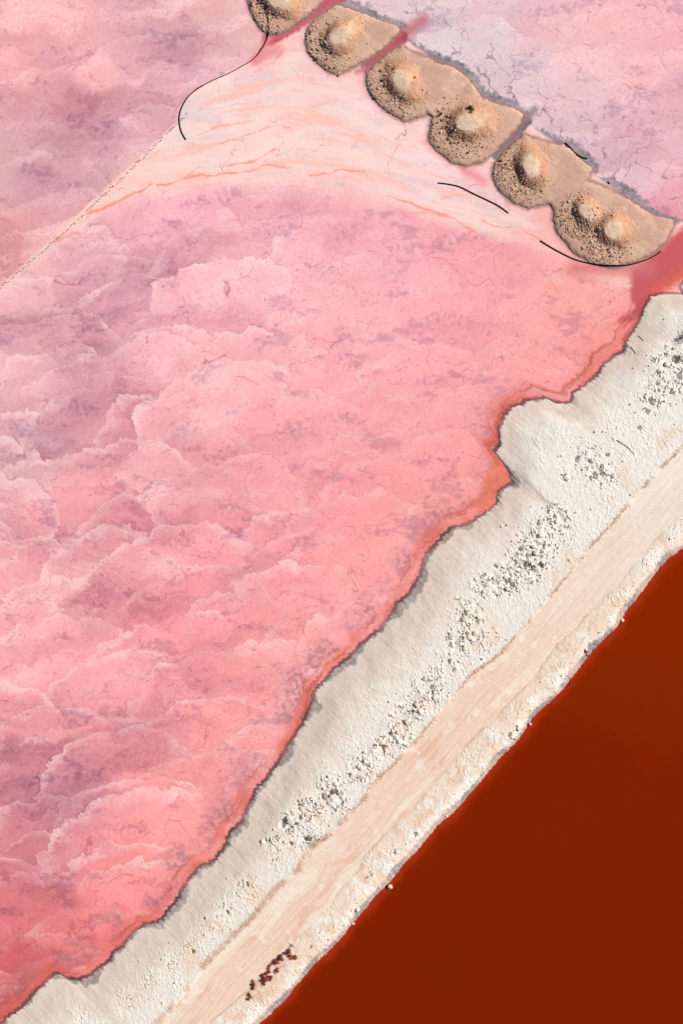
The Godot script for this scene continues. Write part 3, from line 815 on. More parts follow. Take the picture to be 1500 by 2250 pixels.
func tube(pts: PackedVector3Array, radius: float, sides := 8) -> ArrayMesh:
	var c := Curve3D.new()
	for i in pts.size():
		var a := pts[maxi(i - 1, 0)]
		var b := pts[mini(i + 1, pts.size() - 1)]
		var k := (b - a) / 6.0
		c.add_point(pts[i], -k, k)
	var n := maxi(4, int(c.get_baked_length() / 0.25))
	var st := SurfaceTool.new()
	st.begin(Mesh.PRIMITIVE_TRIANGLES)
	var rings := []
	for i in n + 1:
		var at := c.sample_baked(c.get_baked_length() * i / n, true)
		var ahead := c.sample_baked(minf(c.get_baked_length(), c.get_baked_length() * i / n + 0.05), true)
		var back := c.sample_baked(maxf(0.0, c.get_baked_length() * i / n - 0.05), true)
		var dir := (ahead - back).normalized()
		var side := dir.cross(Vector3.UP).normalized()
		var up := side.cross(dir)
		var ring := PackedVector3Array()
		for k in sides:
			var a := TAU * k / sides
			ring.append(at + (side * cos(a) + up * sin(a)) * radius)
		rings.append(ring)
	st.set_smooth_group(0)
	for i in n:
		for k in sides:
			var k2 := (k + 1) % sides
			for p in [rings[i][k], rings[i + 1][k], rings[i][k2], rings[i][k2], rings[i + 1][k], rings[i + 1][k2]]:
				st.add_vertex(p)
	for e in [0, n]:
		for k in range(1, sides - 1):
			var tri := [rings[e][0], rings[e][k], rings[e][k + 1]]
			if e == n:
				tri.reverse()
			for p in tri:
				st.add_vertex(p)
	st.generate_normals()
	return st.commit()

func leaf_ball(seed_: int, count: int, leaf: float, flat: float) -> ArrayMesh:
	# many small leaves spread through an uneven crown of radius 1
	var r := RandomNumberGenerator.new()
	r.seed = seed_
	var lobes := []
	for k in 6:
		lobes.append([Vector3(r.randf_range(-0.6, 0.6), r.randf_range(0.15, 0.75) * flat, r.randf_range(-0.6, 0.6)), r.randf_range(0.3, 0.55)])
	var st := SurfaceTool.new()
	st.begin(Mesh.PRIMITIVE_TRIANGLES)
	for k in count:
		var l: Array = lobes[r.randi() % 6]
		var d := Vector3(r.randfn(), r.randfn() * 0.8, r.randfn()).normalized()
		var p: Vector3 = l[0] + d * float(l[1]) * sqrt(r.randf())
		p.y = maxf(p.y, 0.03)
		var a := Vector3(r.randfn(), r.randfn(), r.randfn()).normalized()
		var b := a.cross(d).normalized() * leaf * 0.5
		a *= leaf
		var n := a.cross(b).normalized()
		if n.dot(d) < 0.0:
			n = -n
			b = -b
		for q in [p - a, p + b, p + a, p - a, p + a, p - b]:
			st.set_normal(n)
			st.add_vertex(q)
	return st.commit()

func stems_mesh(seed_: int, count: int, flat: float) -> ArrayMesh:
	var r := RandomNumberGenerator.new()
	r.seed = seed_
	var st := SurfaceTool.new()
	st.begin(Mesh.PRIMITIVE_TRIANGLES)
	for k in count:
		var a := TAU * (k + r.randf()) / count
		var out := Vector3(cos(a), 0, sin(a))
		var top := out * r.randf_range(0.25, 0.85) + Vector3.UP * r.randf_range(0.35, 0.9) * flat
		var side := out.cross(Vector3.UP) * 0.03
		for tri in [[-side, side, Vector3.UP * 0.05], [side, out * 0.05, Vector3.UP * 0.05], [out * 0.05, -side, Vector3.UP * 0.05]]:
			st.add_vertex(tri[0])
			st.add_vertex(top)
			st.add_vertex(tri[1])
	st.generate_normals()
	return st.commit()

# ================================================================ the scene
func _ready() -> void:
	var clock := Time.get_ticks_msec()
	rng.seed = 20240611
	# camera: straight down from a drone, picture top = away
	var cam := Camera3D.new()
	cam.name = "camera"
	cam.fov = rad_to_deg(2.0 * atan(CY * S / EYE))
	cam.near = 1.0
	cam.far = 6000.0
	cam.position = Vector3(0, EYE, 0)
	cam.rotation_degrees = Vector3(-90, 0, 0)
	add_child(cam)
	cam.current = true
	# clear sky
	var env := Environment.new()
	env.background_mode = Environment.BG_SKY
	var sky := Sky.new()
	var sm_ := ProceduralSkyMaterial.new()
	sm_.sky_top_color = Color(0.22, 0.40, 0.72)
	sm_.sky_horizon_color = Color(0.62, 0.70, 0.80)
	sm_.sky_curve = 0.12
	sm_.ground_bottom_color = Color(0.55, 0.42, 0.40)
	sm_.ground_horizon_color = Color(0.62, 0.66, 0.72)
	sm_.sky_energy_multiplier = 0.55
	sky.sky_material = sm_
	env.sky = sky
	env.tonemap_mode = Environment.TONE_MAPPER_LINEAR
	env.tonemap_exposure = 0.93
	env.sdfgi_enabled = true
	env.ssao_enabled = true
	env.ssil_enabled = true
	var world := WorldEnvironment.new()
	world.name = "world_environment"
	world.environment = env
	add_child(world)
	# sun from the right and a little behind the picture's top
	var sun := DirectionalLight3D.new()
	sun.name = "sun"
	var lift := deg_to_rad(46.0)
	var toward := Vector3(-0.915 * cos(lift), -sin(lift), 0.40 * cos(lift))
	sun.look_at_from_position(Vector3.ZERO, toward, Vector3.UP)
	sun.light_energy = 1.5
	sun.light_color = Color(1.0, 0.97, 0.92)
	sun.light_angular_distance = 0.5
	sun.shadow_enabled = true
	add_child(sun)

	# tables
	tab_pink = shore_table(pink_shore)
	tab_left = shore_table(track_left)
	tab_right = shore_table(track_right)
	tab_red = shore_table(red_shore)
	tab_ease = tab_pink.duplicate()
	for step in [9, 23, 41, 60]:
		var src := tab_ease.duplicate()
		for i in TN:
			tab_ease[i] = (src[maxi(i - step, 0)] + src[i] + src[mini(i + step, TN - 1)]) / 3.0
	for i in TN:   # ragged natural edges
		var t := float(T0 + i)
		tab_pink[i] += 4.5 * n_lump.get_noise_2d(t * 1.6, 1.0) + 4.0 * n_mid2.get_noise_2d(t, 5.0)
		tab_red[i] += 1.6 * n_lump.get_noise_2d(t, 11.0) + 2.5 * n_mid2.get_noise_2d(t, 15.0)
		tab_left[i] += 2.0 * n_mid2.get_noise_2d(t, 25.0)
		tab_right[i] += 3.0 * n_mid2.get_noise_2d(t, 35.0)
	tab_tilt.resize(TN)
	for i in TN:
		var slope := (tab_pink[mini(i + 12, TN - 1)] - tab_pink[maxi(i - 12, 0)]) / 24.0
		tab_tilt[i] = 1.0 / sqrt(1.0 + slope * slope)
	for step in [5, 9]:
		var src := tab_tilt.duplicate()
		for i in TN:
			tab_tilt[i] = (src[maxi(i - step, 0)] + src[i] + src[mini(i + step, TN - 1)]) / 3.0
	for k in 6:
		ring_tables.append(ring_table(island_rings[k], island_mid[k]))
	for q in heaps:   # the heaps' feet stand a little nearer the middle than their tops appear
		var lean := (float(q[5]) * 0.6) / EYE
		q[1] = lerpf(q[1], CX, lean)
		q[2] = lerpf(q[2], CY, lean)
	tab_arc = curve_table(arc_line, 0, -80, 1780)
	tab_upper = curve_table(upper_line, 0, -80, 1780)
	tab_side = curve_table(left_line, 1, -80, 820)
	for q in streaks:
		var box := Rect2(q[0][0], q[0][1], 0, 0)
		for k in range(0, q[0].size(), 2):
			box = box.expand(Vector2(q[0][k], q[0][k + 1]))
		streak_boxes.append(box.grow(30.0))
	fill_patch_field()
	grid_main = colour_grid(lake_main)
	grid_left = colour_grid(lake_left)
	grid_right = colour_grid(lake_right)
	grid_pale = colour_grid(lake_pale)
	jit.resize(64 * 64 * 4)
	for k in range(0, jit.size(), 4):
		jit[k] = rng.randf_range(-1, 1)
		jit[k + 1] = rng.randf_range(-1, 1)
		jit[k + 2] = rng.randf_range(-0.6, 1)
		jit[k + 3] = rng.randf()

	build_lakes()
	build_causeway()
	build_mounds()
	build_stones()
	build_hoses()
	build_stakes()
	build_plants()

func build_lakes() -> void:
	var rows := []
	rows.resize(TEX_H)
	var bumps := []
	bumps.resize(TEX_H)
	spread(TEX_H, func(r):
		var a := PackedByteArray()
		a.resize(TEX_W * 3)
		var b := PackedByteArray()
		b.resize(TEX_W)
		for c in TEX_W:
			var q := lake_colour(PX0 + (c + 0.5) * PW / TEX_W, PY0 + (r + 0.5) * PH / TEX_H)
			a[c * 3] = int(q.r * 255.0 + 0.5)
			a[c * 3 + 1] = int(q.g * 255.0 + 0.5)
			a[c * 3 + 2] = int(q.b * 255.0 + 0.5)
			b[c] = int(q.a * 255.0)
		rows[r] = a
		bumps[r] = b)
	var bytes := PackedByteArray()
	var low := PackedByteArray()
	for r in TEX_H:
		bytes.append_array(rows[r])
		low.append_array(bumps[r])
	var m := StandardMaterial3D.new()
	m.albedo_texture = ImageTexture.create_from_image(Image.create_from_data(TEX_W, TEX_H, false, Image.FORMAT_RGB8, bytes))
	m.heightmap_enabled = true
	m.heightmap_texture = ImageTexture.create_from_image(Image.create_from_data(TEX_W, TEX_H, false, Image.FORMAT_L8, low))
	m.heightmap_scale = 3.0
	m.roughness = 0.75
	m.metallic_specular = 0.2
	# one half plane on each side of a line that runs under the causeway
	var mid := Vector2((1060.0 - CX) * S, (1380.0 - CY) * S)
	var along := Vector2(UX, UY).normalized()
	var off := Vector2(along.y, -along.x)     # towards the pink lake
	if off.x > 0.0:
		off = -off
	var from := mid - along * 1500.0
	var half := PackedVector2Array([from, from + along * 3000.0, from + along * 3000.0 + off * 1500.0, from + off * 1500.0])
	var near0 := Vector2((PX0 - CX) * S, (PY0 - CY) * S)
	var near := PackedVector2Array([near0, near0 + Vector2(PW * S, 0), near0 + Vector2(PW, PH) * S, near0 + Vector2(0, PH * S)])
	m.texture_repeat = false
	tag(put("salt_lake", flat_polygon(Geometry2D.intersect_polygons(near, half)[0], 0.0), m), "", "", "", "structure")
	# the rest of the lake, out to the horizon, with the same kind of mottled crust
	var far := StandardMaterial3D.new()
	var ramp := Gradient.new()
	ramp.offsets = PackedFloat32Array([0.0, 0.38, 0.52, 0.7, 1.0])
	ramp.colors = PackedColorArray([Color(0.76, 0.56, 0.64), Color(0.86, 0.64, 0.70), Color(0.94, 0.68, 0.72), Color(0.97, 0.74, 0.76), Color(0.97, 0.82, 0.82)])
	var tex := noise_tex(0.006, 77, 1024)
	tex.color_ramp = ramp
	far.albedo_texture = tex
	far.uv1_scale = Vector3(0.9, 1.5, 1.0)
	far.roughness = 0.75
	far.metallic_specular = 0.2
	tag(put("salt_lake", flat_polygon(half, -0.006), far), "", "", "", "structure")
	var red := StandardMaterial3D.new()
	red.vertex_color_use_as_albedo = true
	red.roughness = 0.12
	red.metallic_specular = 0.15
	# red brine: strips along the shore, shallow and brighter at the edge
	var pos := []
	var col := []
	var ts := []
	for k in [-30000, -9000, -4000, -2500]:
		ts.append(float(k))
	for k in range(-1990, 880, 10):
		ts.append(float(k))
	for k in [1500, 3000, 9000, 30000]:
		ts.append(float(k))
	var ds := [-40.0, -12.0, -5.0, 0.0, 4.0, 8.0, 12.0, 18.0, 26.0, 40.0, 70.0, 110.0, 160.0, 220.0, 300.0, 400.0, 520.0, 660.0, 820.0, 1000.0, 3000.0, 30000.0]
	for t in ts:
		var pr := PackedVector3Array()
		var cr := PackedColorArray()
		for d in ds:
			var s: float = look(tab_red, t) + d
			var x: float = t * UX - s * UY
			var y: float = t * UY + s * UX
			pr.append(ground_point(x, y, -0.02))
			var c := Vector3(0.535, 0.165, 0.02).lerp(Vector3(0.49, 0.135, 0.004), clampf((y - 1200.0) / 900.0 , 0.0, 1.0))
			c *= 1.0 + 0.03 * n_big.get_noise_2d(x * 0.5, y * 0.5)
			c = c.lerp(Vector3(0.66, 0.20, 0.11), sm(24.0, 0.0, d + 8.0 * n_mid.get_noise_2d(t, 3.0)) * 0.9)
			cr.append(Color(c.x, c.y, c.z).srgb_to_linear())
		pos.append(pr)
		col.append(cr)
	tag(put("red_lake", grid_mesh(pos, row_normals(pos), col, 0, ds.size() - 1), red), "", "", "", "structure")

func build_causeway() -> void:
	var ts := PackedFloat32Array()
	for k in [-30000, -12000, -6000, -3500, -2600, -2200, -2050, -1950, -1900, -1860]:
		ts.append(float(k))
	var t := -1830.0
	while t < 770.0:
		ts.append(t)
		t += 1.6
	for k in [790, 850, 950, 1200, 2000, 4000, 9000, 30000]:
		ts.append(float(k))
	var na := 150
	var nb := 52
	var nc := 48
	var pos := []
	var col := []
	pos.resize(ts.size())
	col.resize(ts.size())
	spread(ts.size(), func(r):
		var tt := ts[r]
		var sp := look(tab_pink, tt)
		var sl := look(tab_left, tt)
		var sr := look(tab_right, tt)
		var sd := look(tab_red, tt)
		var pr := PackedVector3Array()
		var cr := PackedColorArray()
		for c in na + nb + nc + 1:
			var s: float
			if c <= na:
				s = lerpf(sp - 12.0, sl, c / float(na))
			elif c <= na + nb:
				s = lerpf(sl, sr, (c - na) / float(nb))
			else:
				s = lerpf(sr, sd + 10.0, (c - na - nb) / float(nc))
			var x := tt * UX - s * UY
			var y := tt * UY + s * UX
			var rb := rubble_at(x, y)
			pr.append(ground_point(x, y, bank_h(x, y, (s - sp) * look(tab_tilt, tt), sd - s, s - sl, s - sr, rb)))
			cr.append(bank_colour(x, y, tt, (s - sp) * look(tab_tilt, tt), sd - s, s - sl, s - sr, rb).srgb_to_linear())
		pos[r] = pr
		col[r] = cr)
	var nor := row_normals(pos)
	var m := StandardMaterial3D.new()
	m.vertex_color_use_as_albedo = true
	m.roughness = 0.95
	m.metallic_specular = 0.15
	relief(m, noise_tex(0.02, 5), 2.5, 0.5)
	tag(put("salt_embankment", grid_mesh(pos, nor, col, 0, na), m), "", "", "", "structure")
	tag(put("dirt_track", grid_mesh(pos, nor, col, na, na + nb), m), "", "", "", "structure")
	tag(put("red_lake_bank", grid_mesh(pos, nor, col, na + nb, na + nb + nc), m), "", "", "", "structure")

var mound_names := [
	"tan earth mound cut by the photo's top edge, a black hose on its left side",
	"tan teardrop mound standing alone between two dark pink channels",
	"tan mound with one pale-topped heap, joined below to the mound with a green bush",
	"tan mound with a dark green bush on top of its heap",
	"tan mound between the grey channel and the twin-heaped mound",
	"largest tan mound, last in the row, with two heaps side by side",
]
var mound_short := [" of the mound the photo's edge cuts", " of the lone teardrop mound", " of the mound above the bushy one", " of the mound bearing a bush", " of the mound right of the channel", " on the last mound"]

func compass(d: Vector2) -> String:
	if d.length() < 9.0:
		return "middle"
	return ["right", "lower right", "lower", "lower left", "left", "upper left", "upper", "upper right"][posmod(roundi(d.angle() / (PI / 4.0)), 8)]

func build_mounds() -> void:
	var m := StandardMaterial3D.new()
	m.vertex_color_use_as_albedo = true
	m.roughness = 0.95
	m.metallic_specular = 0.15
	relief(m, noise_tex(0.03, 9), 2.0, 0.6)
	for k in 6:
		var mid: Vector2 = island_mid[k]
		var base := ground_point(mid.x, mid.y)
		var o := thing("earth_mound", base, mound_names[k], "mound", "row of earth mounds standing in the pink lake")
		var x0 := 9e9
		var x1 := -9e9
		var y0 := 9e9
		var y1 := -9e9
		for i in range(0, island_rings[k].size(), 2):
			x0 = minf(x0, island_rings[k][i] - 6)
			x1 = maxf(x1, island_rings[k][i] + 6)
			y0 = minf(y0, island_rings[k][i + 1] - 6)
			y1 = maxf(y1, island_rings[k][i + 1] + 6)
		var step := 1.1
		var nx := int((x1 - x0) / step) + 1
		var ny := int((y1 - y0) / step) + 1
		var pos := []
		var col := []
		var own := []
		pos.resize(ny)
		col.resize(ny)
		own.resize(ny)
		spread(ny, func(r):
			var pr := PackedVector3Array()
			var cr := PackedColorArray()
			var wr := PackedInt32Array()
			for c in nx:
				var x := x0 + c * step
				var y: float = y0 + r * step
				var e := 2.2 * n_fine.get_noise_2d(x, y) + 1.5 * n_lump.get_noise_2d(x, y)
				var b := island_best(x, y)
				var d := b.x + e * sm(14.0, 0.0, b.x)
				pr.append(ground_point(x, y, island_h(x, y, d)) - base)
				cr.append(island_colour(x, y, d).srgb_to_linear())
				var part := 0
				for q in heaps.size():
					if heaps[q][0] == k and heap_part(heaps[q], x, y) > 0.03:
						if part == 0 or heap_part(heaps[q], x, y) > heap_part(heaps[part - 1], x, y):
							part = q + 1
				wr.append(-1 if int(b.y) != k or d < -5.0 else part)
			pos[r] = pr
			col[r] = cr
			own[r] = wr)
		var nor := row_normals(pos)
		put("flat_pad", grid_mesh(pos, nor, col, 0, nx - 1, own, 0), m, o)
		for q in heaps.size():
			if heaps[q][0] == k:
				put("heap", grid_mesh(pos, nor, col, 0, nx - 1, own, q + 1), m, o)

func multi(called: String, mesh: Mesh, m: Material, list: Array) -> MultiMeshInstance3D:
	var mm := MultiMesh.new()
	mm.transform_format = MultiMesh.TRANSFORM_3D
	mm.mesh = mesh
	mm.instance_count = list.size()
	for i in list.size():
		mm.set_instance_transform(i, list[i])
	var o := MultiMeshInstance3D.new()
	o.name = numbered(called)
	o.multimesh = mm
	o.material_override = m
	add_child(o, true)
	tag(o, "", "", "", "stuff")
	return o

func stone_place(x: float, y: float, r: float, sunk := 0.25) -> Transform3D:
	var b := Basis.from_euler(Vector3(rng.randf_range(-0.4, 0.4), rng.randf() * TAU, rng.randf_range(-0.4, 0.4))).scaled(Vector3(r, r * rng.randf_range(0.8, 1.7), r))
	return Transform3D(b, ground_point(x, y, land_h(x, y) + r * (0.7 - 1.4 * sunk)))

func build_stones() -> void:
	var shapes := []
	for k in 5:
		shapes.append(stone_mesh(500 + k, 0.75 + 0.06 * k, 0))
	var fine := [stone_mesh(901, 0.9, 1), stone_mesh(902, 0.8, 1), stone_mesh(903, 1.0, 1)]
	var tan_ := [mat(0.80, 0.69, 0.60), mat(0.86, 0.765, 0.68), mat(0.68, 0.54, 0.45), mat(0.52, 0.40, 0.33)]
	var white := [mat(0.92, 0.895, 0.86), mat(0.89, 0.85, 0.79), mat(0.86, 0.825, 0.775), mat(0.52, 0.49, 0.455)]
	# --- mound stones: the heaps' gravel has rolled down to the lower left feet
	var picks := []
	for q in heaps:
		var share := 230
		for n in share:
			var a := deg_to_rad(rng.randfn(145.0, 50.0))
			var f := rng.randf()
			var r := float(q[3]) * (0.28 + 0.95 * sqrt(f) * (0.9 if rng.randf() < 0.8 else 1.1))
			var x := float(q[1]) + cos(a) * r
			var y := float(q[2]) + sin(a) * r
			var b := island_best(x, y)
			if b.x < 3.0:
				continue
			var big := pow(rng.randf(), 5.0)
			picks.append([lerpf(0.045, 0.19, big), x, y, int(b.y), q])
	picks.sort_custom(func(a, b): return a[0] > b[0])
	var rest := []
	for n in picks.size():
		var p: Array = picks[n]
		if n < 270:
			var o := put("stone", shapes[n % 5], tan_[[0, 1, 1, 2, 0, 3][n % 6]])
			o.transform = stone_place(p[1], p[2], p[0])
			var hq: Array = p[4]
			var off := Vector2(p[1] - float(hq[1]), p[2] - float(hq[2]))
			var spot: String = compass(off) + (" slope" if off.length() < float(hq[3]) * 0.62 else " foot")
			var twin := mound_short[p[3]] as String if p[3] < 5 else (" of the smaller twin heap" if float(hq[3]) < 50.0 else " of the larger twin heap")
			tag(o, "%s%s stone on the %s%s" % ["bigger " if n < 90 else "small ", ["tan", "pale", "pale", "brown", "tan", "dark brown"][n % 6], spot, twin], "stone", "loose stones on the mounds")
		else:
			rest.append(stone_place(p[1], p[2], p[0]))
	for q in heaps:
		for n in 650:
			var a := deg_to_rad(rng.randfn(142.0, 52.0))
			var r := float(q[3]) * (0.25 + 1.0 * sqrt(rng.randf()))
			var x := float(q[1]) + cos(a) * r
			var y := float(q[2]) + sin(a) * r
			if island_best(x, y).x > 2.0:
				rest.append(stone_place(x, y, lerpf(0.035, 0.115, pow(rng.randf(), 2.5))))
	multi("mound_gravel", shapes[1], tan_[1], rest.slice(0, rest.size() / 2))
	multi("mound_pebbles", shapes[3], tan_[0], rest.slice(rest.size() / 2))

	# --- salt lumps on the causeway
	var lumps := []
	for q in rubble:
		var count := int(float(q[2]) * float(q[2]) * float(q[3]) * 0.1)
		for n in count:
			var x := float(q[0]) + rng.randfn() * float(q[2]) * 0.85
			var y := float(q[1]) + rng.randfn() * float(q[2]) * 0.62
			var t := x * UX + y * UY
			var s := -x * UY + y * UX
			if s - look(tab_pink, t) < 22.0 or look(tab_red, t) - s < 4.0:
				continue
			var dl := s - look(tab_left, t)
			if dl > -5.0 and s - look(tab_right, t) < 6.0:
				continue
			lumps.append([lerpf(0.03, 0.24, pow(rng.randf(), 9.0)) * (0.6 + 0.5 * float(q[3])), x, y])
	for q in rubble:      # a few broad slabs in the thick of each patch
		for n in (3 if float(q[3]) > 0.8 else 1 if float(q[3]) > 0.5 else 0):
			lumps.append([rng.randf_range(0.26, 0.42), float(q[0]) + rng.randfn() * float(q[2]) * 0.4, float(q[1]) + rng.randfn() * float(q[2]) * 0.4])
	for n in 120:         # chunks along the red shore
		var t := rng.randf_range(-1300, 600)
		var s := look(tab_red, t) - rng.randf_range(3.0, 26.0)
		lumps.append([lerpf(0.06, 0.2, pow(rng.randf(), 3.0)), t * UX - s * UY, t * UY + s * UX])
	lumps.sort_custom(func(a, b): return a[0] > b[0])
	var heads := [[1440, 850, "of the rubble by the photo's right edge"], [1300, 1020, "of the scattered rubble below the bank's knob"], [1165, 1215, "of the densest rubble patch"], [1030, 1370, "of the rubble below the densest patch"], [900, 1570, "of the rubble beside the track's straight stretch"], [690, 1790, "of the rubble tongue with a dark tip"], [430, 2070, "of the bumpy ground low on the bank"], [1180, 1550, "of the stony shore between track and red lake"], [800, 1990, "of the shore below the two square blocks"]]
	var small := []
	var dark := []
	for n in lumps.size():
		var p: Array = lumps[n]
		var dk := rng.randf() < 0.03 * sm(0.45, 0.95, rubble_at(p[1], p[2]))
		if n < 270:
			var o := put("salt_lump", (fine if n < 60 else shapes)[n % 3], white[3 if dk else [0, 1, 0, 2][n % 4]])
			o.transform = stone_place(p[1], p[2], p[0], 0.42)
			if p[0] > 0.22:      # the broad ones lie flat, half buried
				o.scale *= Vector3(1.0, 0.6, 1.0)
				o.position.y -= 0.12 * p[0]
			var best := 1e9
			var where := ""
			var who := 0
			for h in heads:
				var d := Vector2(h[0], h[1]).distance_to(Vector2(p[1], p[2]))
				if d < best:
					best = d
					where = h[2]
					who = heads.find(h)
			var hd: Array = heads[who]
			tag(o, "%s%s, %s %s" % ["big " if n < 70 else "small ", "grey clod" if dk else ["white lump", "cream lump", "white lump", "pale grey lump"][n % 4], compass(Vector2(p[1] - float(hd[0]), p[2] - float(hd[1]))), where], "clod" if dk else "lump", "grey clods on the bank" if dk else "salt-crusted lumps on the bank")
		elif dk:
			dark.append(stone_place(p[1], p[2], p[0], 0.42))
		else:
			small.append(stone_place(p[1], p[2], p[0], 0.42))
	# pebbles on the scarp along the track and along the red shore
	for n in 2200:
		var t := rng.randf_range(-1500, 420)
		if n_mid2.get_noise_2d(t * 0.7, 9.0) < rng.randf_range(-0.3, 0.3):
			continue
		var s := look(tab_left, t) + rng.randfn(0.0, 2.6)
		small.append(stone_place(t * UX - s * UY, t * UY + s * UX, rng.randf_range(0.03, 0.085)))
	for n in 1700:
		var t := rng.randf_range(-1300, 600)
		var s := look(tab_red, t) - absf(rng.randfn(0.0, 17.0)) - 1.0
		small.append(stone_place(t * UX - s * UY, t * UY + s * UX, lerpf(0.03, 0.1, pow(rng.randf(), 3.0))))
	multi("salt_rubble", shapes[2], white[1], small)
	multi("grey_rubble", shapes[0], white[3], dark)

	# --- stones one can point at
	var named := [
		[1241, 1050, 0.42, 2, 0, "white boulder with a black hollow on its left, the largest on the upper bank"],
		[786, 1996, 0.34, 1, 1, "square pale block with a black shadow at the red lake's waterline"],
		[856, 1948, 0.33, 0, 1, "rounded pale block standing in the red water just above the square block"],
		[776, 2029, 0.2, 1, 1, "pale orange stone at the waterline below the square block"],
		[757, 2031, 0.15, 2, 0, "small white stone of a pair left of the pale orange waterline stone"],
		[1163, 1591, 0.2, 0, 0, "white stone at the point where the rubble meets the red lake"],
		[1137, 1598, 0.26, 2, 0, "white lump topping the dark hollow beside the red lake"],
		[1366, 1362, 0.24, 1, 0, "pale lump alone on the narrow bank near a bend of the red shore"],
		[1298, 480, 0.0, 0, 0, ""],
		[1297, 533, 0.17, 2, 0, "brightest white stone on the twin-heaped mound, left of its lower heap"],
		[968, 292, 0.18, 0, 0, "pale stone on the left foot of the heap that bears a green bush"],
		[910, 175, 0.15, 1, 2, "brown stone alone on the right slope of the heap above the bushy one"],
		[744, 166, 0.13, 2, 2, "brown stone at the lowest tip of the lone teardrop mound"],
		[1170, 1200, 0.3, 0, 0, "white chunk standing in the middle of the densest dark rubble"],
		[1166, 1238, 0.34, 1, 0, "broad white slab among black hollows in the densest rubble"],
	]
	for q in named:
		if q[5] == "":
			continue
		var o := put("boulder", fine[q[3]], white[q[4]] if q[4] < 2 else tan_[2])
		o.transform = stone_place(q[0], q[1], q[2], 0.2)
		tag(o, q[5], "boulder")

func build_hoses() -> void:
	var black := mat(0.045, 0.04, 0.042, 0.55)
	var list := [
		[[556,-14, 566,2, 580,20, 589,44, 591,66, 586,86, 574,108, 556,130, 530,146, 505,160, 482,170, 456,182, 430,198, 411,216, 398,240, 394,262, 397,284, 404,300, 409,307], 0.068, "long black hose looping from the top mound across the salt to a free end", [7, 11]],
		[[962,402, 985,405, 1010,411, 1040,426, 1070,440, 1095,453, 1116,468], 0.07, "black hose lying alone on pale salt below the row of mounds", []],
		[[1186,529, 1205,541, 1230,555, 1262,570, 1300,580, 1340,584, 1380,582, 1415,572, 1440,560, 1450,552], 0.07, "black hose curving along the lower edge of the twin-heaped mound", []],
		[[1240,314, 1252,325, 1263,337, 1276,345, 1289,349], 0.075, "short black hose on the grey mud above the mound right of the grey channel", []],
		[[1334,399, 1338,404], 0.07, "stub of black hose in the grey mud above the twin-heaped mound", []],
	]
	for q in list:
		var pts := PackedVector3Array()
		for k in range(0, q[0].size(), 2):
			var sunk: bool = q[3].size() > 0 and k / 2 >= q[3][0] and k / 2 <= q[3][1]
			var h := land_h(q[0][k], q[0][k + 1])
			pts.append(ground_point(q[0][k], q[0][k + 1], h + (-0.042 if sunk else q[1] * 0.7)))
		tag(put("hose", tube(pts, q[1]), black), q[2], "hose", "black hoses on the salt")

func build_stakes() -> void:
	var wood := mat(0.26, 0.18, 0.17, 0.9)
	var shape := stake_mesh()
	var a := Vector2(412, 250)
	var b := Vector2(-12, 646)
	var n := 80
	for i in n:
		var f := (i + rng.randf_range(-0.25, 0.25)) / n
		var p := a.lerp(b, f) + Vector2(rng.randf_range(-1.5, 1.5), rng.randf_range(-1.5, 1.5)) + Vector2(1, 1) * 5.0 * sin(f * PI)
		var o := put("stake", shape, wood)
		var h := rng.randf_range(0.26, 0.5)
		o.transform = Transform3D(Basis.from_euler(Vector3(rng.randf_range(-0.2, 0.2), rng.randf() * TAU, rng.randf_range(-0.2, 0.2))).scaled(Vector3(1, h, 1)), ground_point(p.x, p.y, -0.03))
		var stretch: String = ["at the hose end", "just below the hose end", "in the upper middle", "in the lower middle", "near the photo's left edge", "at the photo's left edge"][mini(i * 6 / n, 5)]
		tag(o, ("tall" if h > 0.38 else "short") + " dark stake " + stretch + " of the long row across the salt", "stake", "row of short stakes across the salt")

func stake_mesh() -> ArrayMesh:
	var st := SurfaceTool.new()
	st.begin(Mesh.PRIMITIVE_TRIANGLES)
	st.set_smooth_group(-1)
	for k in 6:
		var p := Vector3(cos(TAU * k / 6.0), 0, sin(TAU * k / 6.0)) * 0.026
		var q := Vector3(cos(TAU * (k + 1) / 6.0), 0, sin(TAU * (k + 1) / 6.0)) * 0.026
		var up := Vector3.UP
		for v in [p, q, p * 0.75 + up, p * 0.75 + up, q, q * 0.75 + up, p * 0.75 + up, q * 0.75 + up, Vector3(0.006, 1.05, 0)]:
			st.add_vertex(v)
	st.generate_normals()
	return st.commit()

func shrub(x: float, y: float, r: float, tone: StandardMaterial3D, stem: Material, flat: float, label: String, group: String, seed_: int, leaves := 500, leaf := 0.1) -> void:
	var o := thing("shrub", ground_point(x, y, land_h(x, y) - 0.02), label, "shrub", group)
	o.scale = Vector3.ONE * r * 1.25
	o.rotation.y = rng.randf() * TAU
	put("foliage", leaf_ball(seed_, leaves, leaf, flat), tone, o)
	put("stem", stems_mesh(seed_, 9, flat), stem, o)

